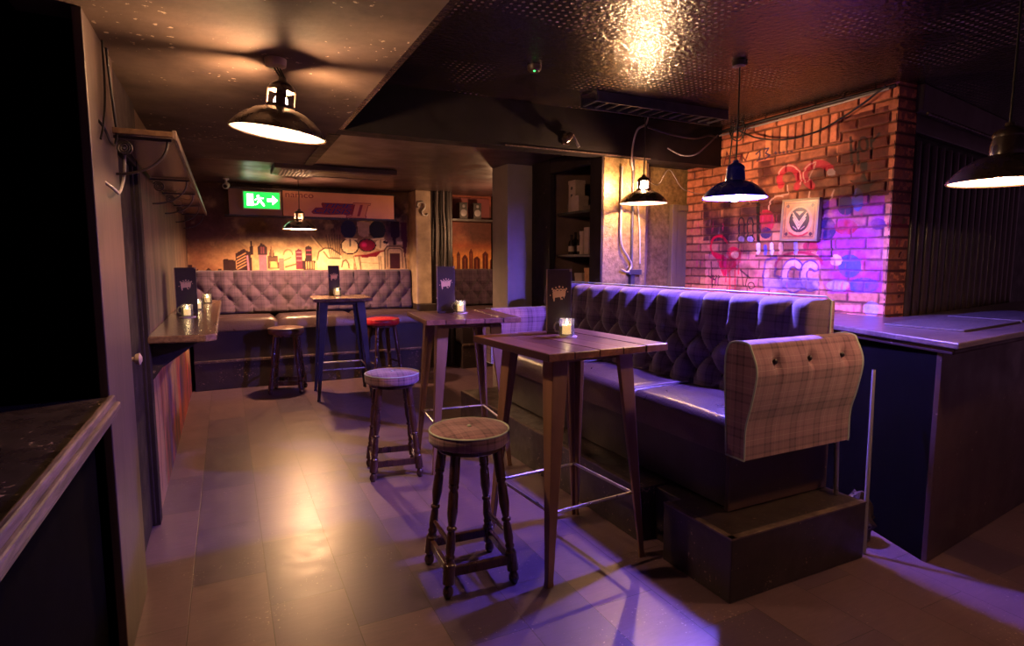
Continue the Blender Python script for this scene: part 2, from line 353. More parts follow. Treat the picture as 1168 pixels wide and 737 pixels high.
# floor: vinyl planks, staggered, some of them replaced in a mauve tone
def floor_mat():
    m, nt, b = newmat('vinyl_floor'); L = nt.links.new
    tc = N(nt, 'ShaderNodeTexCoord'); mp = N(nt, 'ShaderNodeMapping')
    mp.inputs['Location'].default_value = (0.10, 0.21, 0); mp.inputs['Rotation'].default_value = (0,0,R(90)); L(tc.outputs['Object'], mp.inputs['Vector'])
    br = N(nt, 'ShaderNodeTexBrick', offset=0.5, squash=1.0); L(mp.outputs[0], br.inputs['Vector'])
    br.inputs['Color1'].default_value = (0,0,0,1); br.inputs['Color2'].default_value = (1,1,1,1); br.inputs['Mortar'].default_value = (0.5,0.5,0.5,1)
    br.inputs['Scale'].default_value = 1.0; br.inputs['Mortar Size'].default_value = 0.0022; br.inputs['Mortar Smooth'].default_value = 0.3
    br.inputs['Brick Width'].default_value = 0.64; br.inputs['Row Height'].default_value = 0.32; br.inputs['Bias'].default_value = 0.0
    sep = N(nt, 'ShaderNodeSeparateColor'); L(br.outputs['Color'], sep.inputs[0])
    tone = ramp(nt, [(0.0, (0.048,0.031,0.076)), (0.22, (0.072,0.044,0.084)), (0.5, (0.106,0.063,0.090)), (1.0, (0.130,0.078,0.096))]); L(sep.outputs[0], tone.inputs[0])
    n1 = N(nt, 'ShaderNodeTexNoise', i_Scale=7.0, i_Detail=12.0, i_Roughness=0.78); L(tc.outputs['Object'], n1.inputs['Vector'])
    r1 = ramp(nt, [(0.25, (0.80,0.78,0.80)), (0.75, (1.16,1.14,1.10))]); L(n1.outputs['Fac'], r1.inputs[0])
    col = mixc(nt, 1.0, tone.outputs[0], r1.outputs[0], 'MULTIPLY')
    mp2 = N(nt, 'ShaderNodeMapping'); mp2.inputs['Scale'].default_value = (9,60,1); L(tc.outputs['Object'], mp2.inputs['Vector'])
    n2 = N(nt, 'ShaderNodeTexNoise', i_Scale=1.0, i_Detail=6.0, i_Roughness=0.7); L(mp2.outputs[0], n2.inputs['Vector'])
    r2 = ramp(nt, [(0.35, (0.86,)*3), (0.7, (1.12,)*3)]); L(n2.outputs['Fac'], r2.inputs[0])
    col = mixc(nt, 1.0, col, r2.outputs[0], 'MULTIPLY')
    col = mixc(nt, br.outputs['Fac'], col, (0.03,0.018,0.018))
    n3 = N(nt, 'ShaderNodeTexNoise', i_Scale=70.0, i_Detail=2.0); L(tc.outputs['Object'], n3.inputs['Vector'])
    n3b = N(nt, 'ShaderNodeTexNoise', i_Scale=3.0, i_Detail=2.0); L(tc.outputs['Object'], n3b.inputs['Vector'])
    v = math_(nt, 'ADD', math_(nt, 'MULTIPLY', n3.outputs['Fac'], 0.7), math_(nt, 'MULTIPLY', n3b.outputs['Fac'], 0.3))
    r3 = ramp(nt, [(0.655, (0,)*3), (0.67, (1,)*3)]); L(v, r3.inputs[0])
    col = mixc(nt, math_(nt, 'MULTIPLY', r3.outputs[0], 0.5), col, (0.42,0.33,0.28))
    L(col, b.inputs['Base Color'])
    rr = N(nt, 'ShaderNodeMapRange'); rr.inputs[1].default_value = 0.3; rr.inputs[2].default_value = 0.7; rr.inputs[3].default_value = 0.29; rr.inputs[4].default_value = 0.44; b.inputs['Specular IOR Level'].default_value = 0.62
    L(n1.outputs['Fac'], rr.inputs[0]); L(rr.outputs[0], b.inputs['Roughness'])
    h = math_(nt, 'SUBTRACT', math_(nt, 'MULTIPLY', n2.outputs['Fac'], 0.25), br.outputs['Fac'])
    bp = N(nt, 'ShaderNodeBump', i_Strength=0.35, i_Distance=0.003); L(h, bp.inputs['Height']); L(bp.outputs[0], b.inputs['Normal'])
    return m
M['floor'] = floor_mat()

# perforated metal ceiling: tiles with rows of punched dimples
def perf_mat():
    m, nt, b = newmat('perforated_ceiling'); L = nt.links.new
    tc = N(nt, 'ShaderNodeTexCoord'); sp = N(nt, 'ShaderNodeSeparateXYZ'); L(tc.outputs['Object'], sp.inputs[0])
    ds = []
    for ax in (0, 1):
        fr = math_(nt, 'SUBTRACT', math_(nt, 'FRACT', math_(nt, 'DIVIDE', sp.outputs[ax], 0.042)), 0.5)
        ds.append(math_(nt, 'MULTIPLY', fr, fr))
    d = math_(nt, 'SQRT', math_(nt, 'ADD', ds[0], ds[1]))
    dot = ramp(nt, [(0.16, (1,)*3), (0.24, (0,)*3)]); L(d, dot.inputs[0])
    br = N(nt, 'ShaderNodeTexBrick', offset=0.0, squash=1.0); L(tc.outputs['Object'], br.inputs['Vector'])
    br.inputs['Color1'].default_value = (0,0,0,1); br.inputs['Color2'].default_value = (1,1,1,1); br.inputs['Mortar'].default_value = (0.5,)*3+(1,)
    br.inputs['Scale'].default_value = 1.0; br.inputs['Mortar Size'].default_value = 0.006; br.inputs['Brick Width'].default_value = 0.6; br.inputs['Row Height'].default_value = 0.6
    nz = N(nt, 'ShaderNodeTexNoise', i_Scale=3.2, i_Detail=5.0); L(tc.outputs['Object'], nz.inputs['Vector'])
    nzp = N(nt, 'ShaderNodeTexNoise', i_Scale=1.5, i_Detail=1.0); L(tc.outputs['Object'], nzp.inputs['Vector']); pn = ramp(nt, [(0.50, (0,)*3), (0.58, (1,)*3)]); L(nzp.outputs['Fac'], pn.inputs[0])
    rp = ramp(nt, [(0.3, (0.011,0.0065,0.008)), (0.7, (0.034,0.020,0.020))]); L(nz.outputs['Fac'], rp.inputs[0])
    c = mixc(nt, math_(nt, 'MULTIPLY', dot.outputs[0], pn.outputs[0]), rp.outputs[0], (0.34,0.24,0.20))  # dimples coloured pale, their catch of light put into the colour
    c = mixc(nt, br.outputs['Fac'], c, (0.008,0.006,0.007))
    L(c, b.inputs['Base Color'])
    b.inputs['Metallic'].default_value = 0.35; b.inputs['Roughness'].default_value = 0.20
    n2 = N(nt, 'ShaderNodeTexNoise', i_Scale=34.0, i_Detail=4.0); L(tc.outputs['Object'], n2.inputs['Vector'])
    h = math_(nt, 'ADD', math_(nt, 'MULTIPLY', math_(nt, 'MULTIPLY', dot.outputs[0], pn.outputs[0]), -0.5), math_(nt, 'SUBTRACT', n2.outputs['Fac'], br.outputs['Fac']))
    bp = N(nt, 'ShaderNodeBump', i_Strength=0.8, i_Distance=0.010); L(h, bp.inputs['Height']); L(bp.outputs[0], b.inputs['Normal'])
    return m
M['perf'] = perf_mat()

# ------------------------------------------------------------------ hand-painted surfaces (colour stored on a fine grid)
class Canvas:
    def __init__(s, u0, u1, v0, v1, res, base):
        s.nu = int(round((u1-u0)/res))+1; s.nv = int(round((v1-v0)/res))+1
        s.u = np.linspace(u0, u1, s.nu); s.v = np.linspace(v0, v1, s.nv)
        s.U, s.V = np.meshgrid(s.u, s.v); s.C = np.zeros((s.nv, s.nu, 3)); s.C[:] = base; s.res = res
    def noise(s, scale, seed=0, octaves=3, su=1.0, sv=1.0):
        r = np.random.default_rng(seed); out = 0; amp = 1; tot = 0
        for o in range(octaves):
            g = r.random((64, 64)); x = (s.U*su/scale) * (2**o) + 7.3*o; y = (s.V*sv/scale) * (2**o) + 3.1*o
            xi = np.floor(x).astype(int); yi = np.floor(y).astype(int); fx = x-xi; fy = y-yi
            fx = fx*fx*(3-2*fx); fy = fy*fy*(3-2*fy)
            G = lambda a, b: g[b % 64, a % 64]
            n = (G(xi,yi)*(1-fx)+G(xi+1,yi)*fx)*(1-fy) + (G(xi,yi+1)*(1-fx)+G(xi+1,yi+1)*fx)*fy
            out = out + amp*n; tot += amp; amp *= 0.5
        return out/tot
    def mix(s, mask, col, a=1.0):
        k = (mask*a)[..., None]; s.C = s.C*(1-k) + np.array(col)*k
    def poly(s, pts, col, a=1.0, mod=None):
        P = np.array(pts); inside = np.zeros(s.U.shape, bool); n = len(P)
        for i in range(n):
            (x0,y0), (x1,y1) = P[i], P[(i+1) % n]
            if y0 == y1: continue
            c = (s.V >= min(y0,y1)) & (s.V < max(y0,y1))
            inside ^= c & (s.U < (x1-x0)*(s.V-y0)/(y1-y0)+x0)
        m = inside.astype(float)
        if mod is not None: m = m*mod
        s.mix(m, col, a)
    def stroke(s, pts, w, col, a=1.0, mod=None):
        d = np.full(s.U.shape, 9.0)
        for (x0,y0), (x1,y1) in zip(pts[:-1], pts[1:]):
            dx, dy = x1-x0, y1-y0; L2 = dx*dx+dy*dy+1e-12
            t = np.clip(((s.U-x0)*dx+(s.V-y0)*dy)/L2, 0, 1)
            d = np.minimum(d, np.hypot(s.U-x0-t*dx, s.V-y0-t*dy))
        m = np.clip((w/2-d)/s.res+0.5, 0, 1)
        if mod is not None: m = m*mod
        s.mix(m, col, a)
    def ell(s, cx, cy, rx, ry, col, a=1.0, soft=0.0, rot=0.0):
        c, q = math.cos(rot), math.sin(rot); x = s.U-cx; y = s.V-cy
        r = np.hypot((x*c+y*q)/rx, (-x*q+y*c)/ry)
        m = np.clip((1-r)/soft, 0, 1) if soft else (r < 1).astype(float)
        s.mix(m, col, a)
    def mesh(s, name, mapf, mat, disp=None, back=None):
        """mapf(u, v, d) -> xyz arrays; back = thickness of a closed slab behind it"""
        D = np.zeros(s.U.shape) if disp is None else disp
        P = np.stack(mapf(s.U, s.V, D), -1).reshape(-1, 3)
        nu, nv = s.nu, s.nv
        i = np.arange(nv-1)[:, None]*nu + np.arange(nu-1)[None, :]
        F = np.stack([i, i+1, i+nu+1, i+nu], -1).reshape(-1, 4).tolist()
        C = s.C.reshape(-1, 3); V = P.tolist()
        if back:
            bd = list(range(nu)) + [k*nu+nu-1 for k in range(1, nv)] + [(nv-1)*nu+k for k in range(nu-2, -1, -1)] + [k*nu for k in range(nv-2, 0, -1)]
            Ub = s.U.reshape(-1)[bd]; Vb = s.V.reshape(-1)[bd]
            B = np.stack(mapf(Ub, Vb, np.full(len(bd), -back)), -1).tolist(); o = len(V); V += B; n = len(bd)
            for k in range(n): F.append([bd[k], o+k, o+(k+1) % n, bd[(k+1) % n]])
            F.append([o+k for k in range(n)]); C = np.vstack([C, C[bd]*0.6])
        me = bpy.data.meshes.new(name); me.from_pydata(V, [], F)
        at = me.color_attributes.new('Paint', 'FLOAT_COLOR', 'POINT')
        at.data.foreach_set('color', np.hstack([C, np.ones((len(C), 1))]).astype(np.float32).ravel())
        me.materials.append(mat)
        bm = bmesh.new(); bm.from_mesh(me); bmesh.ops.recalc_face_normals(bm, faces=bm.faces); bm.to_mesh(me); bm.free()
        for p in me.polygons: p.use_smooth = True
        me.set_sharp_from_angle(angle=R(50))
        return me

# ================================================================== THE ROOM
ZH = 2.70      # high ceiling over the seating
ZL = 2.37      # lowered ceiling on the left, and underside of the beam
ZB = 2.50      # ceiling beyond the beam
S('floor', MB().box(-2.0, 8.0, -2.0, 8.6, -0.05, 0.0), M['floor'], smooth=0)
S('ceiling', MB().box(0.70, 8.0, -2.0, 4.02, ZH, ZH+0.06), M['perf'], smooth=0)
S('ceiling_lowered', MB().box(-0.60, 0.70, -2.0, 5.55, ZL, ZH+0.06), M['ceil_low'], smooth=0)
S('ceiling_rear', MB().box(-0.60, 8.0, 4.15, 8.6, ZB, ZH+0.06), M['ceil_back'], smooth=0)
S('trim_1', MB().box(0.70, 6.0, 4.0, 4.15, ZL, ZH+0.06), M['black'], smooth=0)                 # the beam
S('trim_2', MB().box(1.9, 3.25, 3.990, 4.0, ZL, ZL+0.010), M['trim_wood'], smooth=0)          # pale lip under the beam
S('trim_3', MB().box(0.70, 0.73, -2.0, 4.0, ZL, ZH), M['perf'], smooth=0)                      # step face up to the high ceiling
S('trim_4', MB().box(0.66, 0.74, 4.15, 5.55, ZL-0.004, ZB), M['black'], smooth=0)

# ---- left side: hatch with its counter, jamb, door, painted wall
S('wall_hatch', MB().box(-0.50, -0.45, -2.0, 2.47, 0, 0.985), M['matt_black'], smooth=0)
S('wall_hatch_end', MB().box(-1.0, -0.43, 2.62, 3.05, 0, ZL), M['matt_black'], smooth=0)
S('wall_bar', MB().box(-2.0, -1.95, -2.0, 8.6, 0, 2.8).box(-1.95, -0.5, 3.4, 3.46, 0, 2.8).box(-2.0, -0.6, -2.0, 3.46, 2.78, 2.84), M['matt_black'], smooth=0)
S('wall_jamb', MB().box(-0.425, -0.395, 2.48, 3.06, 0, ZL), M['jamb'], smooth=0, bevel=0.004)
d = S('door_1', MB().box(-0.50, -0.44, 3.06, 3.87, 0.02, 2.03).box(-0.455, -0.425, 3.10, 3.16, 0.02, 2.03).box(-0.455, -0.425, 3.76, 3.83, 0.02, 2.03), M['door_paint'], smooth=0, bevel=0.004)
kb = MB().along((-0.44,0,0), (-0.375,0,0), [(0,0.026),(0.12,0.026),(0.14,0.011),(0.5,0.011),(0.6,0.024),(0.85,0.029),(1.0,0.012)], 16)
k = O('knob', kb, M['canopy'], parent=d, loc=(0,3.22,1.06)); k['label'] = 'small round brass knob'
S('trim_5', MB().box(-0.47, -0.405, 3.80, 3.90, 0, 2.06).box(-0.50, -0.41, 3.06, 3.87, 2.03, ZL), M['door_paint'], smooth=0, bevel=0.004)
c = Canvas(3.88, 8.3, 0.0, ZB, 0.02, lin(76,56,48))
n1 = c.noise(0.25, 3, 4, su=1.6, sv=0.35); n2 = c.noise(0.12, 5, 3, su=1.8, sv=0.3); n3 = c.noise(0.6, 9, 2)
c.mix(np.clip((n1-0.45)*5, 0, 1), lin(112,90,74), 0.8); c.mix(np.clip((n2-0.55)*6, 0, 1), lin(60,42,40), 0.8)
low = np.clip((1.12-c.V)*12, 0, 1)
c.mix(low*np.clip((n1-0.38)*4, 0, 1), lin(150,62,60), 0.9); c.mix(low*np.clip((n2-0.52)*7, 0, 1), lin(70,40,95), 0.85); c.mix(low*np.clip((n3-0.58)*8, 0, 1), lin(165,130,95), 0.7)
c.mix(np.clip((n3-0.6)*8, 0, 1)*(1-low), lin(95,62,55), 0.6)
for y in (3.95, 4.15, 4.4, 4.65, 5.0, 5.4): c.stroke([(y,0.1),(y+0.06,0.55),(y-0.03,0.95)], 0.035, lin(60,28,30), 0.7)
o = link('wall_left', c.mesh('wall_left', lambda u,v,d: (-0.42+d, u, v), M['mural'], back=0.1)); o['kind'] = 'structure'

# ---- back wall with its mural
def X8(cx): return (230+cx/4.672-254.4)/88.3
def Z8(cy): return 1.435+(305-(200+cy/4.672))/89.5
def m6(cx, cy): return ((360+cx/9.216-254.4)/88.3, 1.435+(305-(235+cy/9.216))/89.5)
def m7(cx, cy): return ((215+cx/7.787-254.4)/88.3, 1.435+(305-(240+cy/7.787))/89.5)
c = Canvas(-0.42, 4.0, 0.0, ZB, 0.0105, lin(218,182,126))
n1 = c.noise(0.5, 11, 5); n2 = c.noise(0.16, 12, 4); n3 = c.noise(0.9, 13, 3, sv=2.2)
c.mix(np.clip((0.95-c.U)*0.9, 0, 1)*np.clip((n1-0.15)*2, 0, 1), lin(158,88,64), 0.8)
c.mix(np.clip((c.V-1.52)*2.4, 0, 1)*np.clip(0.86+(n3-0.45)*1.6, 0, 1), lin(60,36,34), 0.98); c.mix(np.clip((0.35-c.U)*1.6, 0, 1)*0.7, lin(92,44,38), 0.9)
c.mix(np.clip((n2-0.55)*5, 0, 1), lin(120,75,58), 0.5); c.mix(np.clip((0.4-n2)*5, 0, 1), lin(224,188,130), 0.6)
c.mix(np.clip((c.V-1.60)*2.5, 0, 0.75)*np.clip(0.8+(n1-0.5), 0, 1)*np.clip(1-(c.U-1.1)*2, 0.25, 1), lin(52,32,32)); c.mix((c.V < 1.3).astype(float), lin(50,34,34))  # smoky top painted darker still for the wall left unlit above the lamp
DK = lin(46,22,26); MR = lin(92,30,50); CR = lin(232,205,150); NV = lin(26,24,52)
c.stroke([m7(225,320), m7(340,200), m7(480,320)], 0.02, lin(120,84,66), 0.7)
for pts, col in [([(0,480),(50,480),(50,550),(0,550)],DK), ([(60,545),(90,515),(110,545)],DK), ([(130,545),(175,505),(220,545)],DK), ([(240,545),(245,515),(275,515),(280,545)],DK),
                 ([(285,440),(305,425),(390,440),(395,550),(290,550)],DK), ([(390,380),(455,335),(515,370),(520,550),(400,550)],DK), ([(505,390),(512,265),(528,265),(535,390)],DK),
                 ([(570,320),(605,280),(648,320),(648,388),(570,388)],DK), ([(575,388),(640,388),(640,540),(575,540)],lin(150,90,110)), ([(685,300),(712,400),(738,400),(742,512),(650,512),(652,400),(660,400)],lin(88,58,42)),
                 ([(665,450),(730,450),(735,510),(660,510)],lin(186,160,98)), ([(890,350),(918,330),(946,350),(950,525),(890,525)],MR), ([(975,318),(1003,300),(1033,320),(1036,445),(970,445)],DK),
                 ([(945,438),(1060,438),(1050,530),(950,530)],DK), ([(745,420),(785,420),(785,545),(745,545)],lin(170,100,90))]:
    c.poly([m7(*p) for p in pts], col)
for k in range(5): c.stroke([m7(402,415+26*k), m7(470,375+26*k)], 0.010, lin(205,150,105))
c.stroke([m7(485,400), m7(490,545)], 0.016, lin(190,120,150))
for x in (980,1000,1020,1040): c.stroke([m7(x,455), m7(x,515)], 0.010, lin(214,180,120))
for x in (600,620): c.stroke([m7(x,320), m7(x,375)], 0.008, lin(140,60,80))
for y in (365,400,440): c.stroke([m7(900,y), m7(938,y)], 0.010, lin(190,120,130))
for y in (345,385): c.stroke([m7(985,y), m7(1022,y)], 0.012, lin(150,60,90))
c.stroke([m7(670,405), m7(730,405)], 0.012, DK); c.stroke([m7(690,310), m7(690,400)], 0.006, lin(170,130,90)); c.stroke([m7(665,510),m7(670,450),m7(700,440),m7(728,455),m7(735,510)], 0.008, DK)
arc = [m7(825+38*math.cos(R(a)), 385-45*math.sin(R(a))) for a in range(0, 181, 15)]
c.stroke(arc, 0.012, lin(80,60,40)); c.stroke([m7(790,440), m7(850,410)], 0.012, DK); c.stroke([m7(800,500), m7(900,470)], 0.02, lin(90,60,45))
c.stroke([m7(1030,215), m7(1165,385)], 0.014, lin(200,170,120)); c.stroke([m7(1045,215), m7(1168,375)], 0.012, lin(70,50,42))
# the food cartoon on the right
c.poly([m6(*p) for p in [(-40,470),(20,430),(90,430),(190,500),(215,560),(330,540),(330,690),(-60,690),(-60,560)]], CR); c.stroke([m6(*p) for p in [(-60,560),(-40,470),(20,430),(90,430),(190,500)]], 0.016, DK)
for k in range(6): c.stroke([m6(40+30*k,280), m6(85+18*k,540)], 0.011, DK)
for k in range(8): c.stroke([m6(-30+28*k,200+15*(k % 3)), m6(60+18*k,400)], 0.008, lin(110,80,60), 0.8)
c.stroke([m6(10,470), m6(60,540), m6(190,545)], 0.016, DK)
c.stroke([m6(200,640), m6(215,575), m6(250,560), m6(275,600), m6(280,650)], 0.016, DK)
c.poly([m6(*p) for p in [(380,130),(525,130),(510,290),(450,300),(395,270)]], lin(150,118,100))
c.ell(*m6(285,215), 0.105, 0.125, NV); c.ell(*m6(610,215), 0.115, 0.13, lin(14,12,26))
c.ell(*m6(295,405), 0.125, 0.115, DK); c.ell(*m6(295,405), 0.108, 0.098, CR); c.ell(*m6(660,385), 0.10, 0.075, CR)
c.stroke([m6(255,320), m6(375,325)], 0.018, CR); c.stroke([m6(545,325), m6(680,310)], 0.018, CR)
c.stroke([m6(300,330), m6(300,400)], 0.02, NV); c.stroke([m6(645,330), m6(640,420)], 0.012, NV); c.ell(*m6(700,355), 0.04, 0.02, DK, rot=-0.3)
c.ell(*m6(490,392), 0.125, 0.092, DK); c.ell(*m6(490,392), 0.108, 0.076, lin(128,14,40)); c.ell(*m6(455,385), 0.05, 0.045, lin(215,40,100), soft=0.7)
c.poly([m6(*p) for p in [(330,515),(480,505),(690,460),(675,680),(355,680)]], CR)
c.stroke([m6(350,515), m6(480,505), m6(600,470), m6(690,450)], 0.022, lin(140,20,36)); c.poly([m6(*p) for p in [(400,512),(640,470),(600,520),(430,535)]], lin(130,18,34))
for x0, x1 in [(335,360),(390,410),(405,415),(620,625),(640,650)]: c.stroke([m6(x0,520), m6(x1,670)], 0.010, DK)
for y in (590,): c.stroke([m6(420,y), m6(610,y+10)], 0.005, lin(150,115,70))
bx = [m6(*p) for p in [(690,660),(690,440),(720,400),(880,400),(925,440),(940,660)]]
c.poly(bx, lin(205,170,120)); c.stroke(bx, 0.016, DK); c.stroke([m6(*p) for p in [(720,640),(722,450),(745,425),(870,425),(895,450),(900,650)]], 0.012, DK)
c.poly([m6(*p) for p in [(750,485),(865,485),(870,665),(748,665)]], lin(70,34,30)); c.poly([m6(*p) for p in [(765,110),(870,110),(870,290),(830,300),(825,390),(790,390),(785,300),(765,290)]], DK)
c.poly([m6(*p) for p in [(880,120),(950,120),(960,330),(930,560),(890,330)]], lin(84,32,40)); c.poly([m6(*p) for p in [(830,340),(905,340),(905,380),(830,380)]], CR)
# right-hand bay: a second skyline in a hot sky
msk = (c.U > 2.72).astype(float)*(c.V > 1.3); k = np.clip((c.V-1.40)/0.55, 0, 1)
for i, (a, col) in enumerate([(0.0, lin(214,150,84)), (0.35, lin(226,140,70)), (0.65, lin(170,88,58)), (1.0, lin(140,76,62))]): c.mix(msk*np.clip(1-np.abs(k-a)/0.35, 0, 1), col)
c.mix(msk*np.clip((n3-0.5)*6, 0, 1)*np.clip((c.V-1.65)*5, 0, 1), lin(70,44,40), 0.8)
for x0, w, h in [(2.98,0.10,0.26),(3.13,0.06,0.30),(3.22,0.09,0.24),(3.33,0.07,0.34),(3.41,0.10,0.22),(3.55,0.1,0.3),(3.68,0.12,0.2),(2.8,0.1,0.22)]:
    c.poly([(x0,1.3),(x0,1.38+h*0.8),(x0+w/2,1.38+h),(x0+w,1.38+h*0.8),(x0+w,1.3)], lin(92,40,36)); c.stroke([(x0+w*0.5,1.4),(x0+w*0.5,1.36+h*0.8)], 0.014, lin(160,84,50))
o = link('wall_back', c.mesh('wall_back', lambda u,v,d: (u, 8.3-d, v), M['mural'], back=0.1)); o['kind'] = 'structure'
S('wall_pier', MB().box(2.40, 2.62, 7.95, 8.3, 0.92, ZB), M['ceil_back'] if False else surf('stained_pale_pier', (0.22,0.15,0.12), (0.5,0.37,0.26), scale=5, rough=(0.5,0.7), bump=0.1), smooth=0, bevel=0.01)
S('wall_pier_base', MB().box(2.39, 2.95, 7.93, 8.3, 0, 0.92).box(2.62, 2.95, 7.97, 8.3, 0.92, ZB), M['black_worn'], smooth=0, bevel=0.008)
S('wall_far_right', MB().box(3.70, 3.78, 4.6, 8.4, 0, ZB), M['black'], smooth=0)

# ---- square column
S('wall_column', MB().box(2.60, 3.04, 5.42, 5.80, 0, ZB), M['column'], smooth=0, bevel=0.006)

# ---- hatch into the store: frame, lining and back
fr = MB()
fr.box(2.87, 2.93, 4.20, 4.27, 0.9, ZL+0.1).box(2.795, 2.815, 4.045, 4.21, 0.9, ZL).box(2.795, 2.93, 4.195, 4.215, 0.9, ZL).box(2.87, 2.93, 5.03, 5.40, 0.3, ZB).box(2.87, 2.93, 4.27, 5.03, 2.36, ZB).box(2.87, 2.93, 4.27, 5.03, 0.3, 1.26)
S('window_1', fr, M['door_paint'], smooth=0, bevel=0.005)
S('wall_store', MB().box(3.36, 3.40, 4.2, 5.42, 0.3, ZB).box(2.93, 3.36, 5.06, 5.42, 0.3, ZB).box(2.93, 3.36, 4.20, 4.24, 0.3, ZB), surf('store_lining', (0.09,0.05,0.045), (0.15,0.085,0.075), scale=5, rough=(0.6,0.8)), smooth=0)

# ---- gold pillar, the wall and door beside it
S('wall_pillar', MB().box(2.82, 3.26, 4.05, 4.19, 0, ZH), M['gold'], smooth=0, bevel=0.004)
S('wall_door', MB().box(3.26, 4.2, 4.45, 4.53, 0, ZH), M['gold'], smooth=0)
dd = MB().box(3.93, 4.06, 4.41, 4.45, 0.0, 2.0); dd.box(3.86, 3.92, 4.395, 4.45, 0.0, 2.06).box(3.92, 4.07, 4.395, 4.45, 2.0, 2.06)
S('door_2', dd, M['dark_door'], smooth=0, bevel=0.005)
S('trim_6', MB().box(3.20, 4.06, 4.10, 4.45, 2.40, ZH), M['black'], smooth=0)
S('trim_7', MB().box(3.20, 4.06, 4.07, 4.10, 2.40, 2.43), M['trim_wood'], smooth=0)

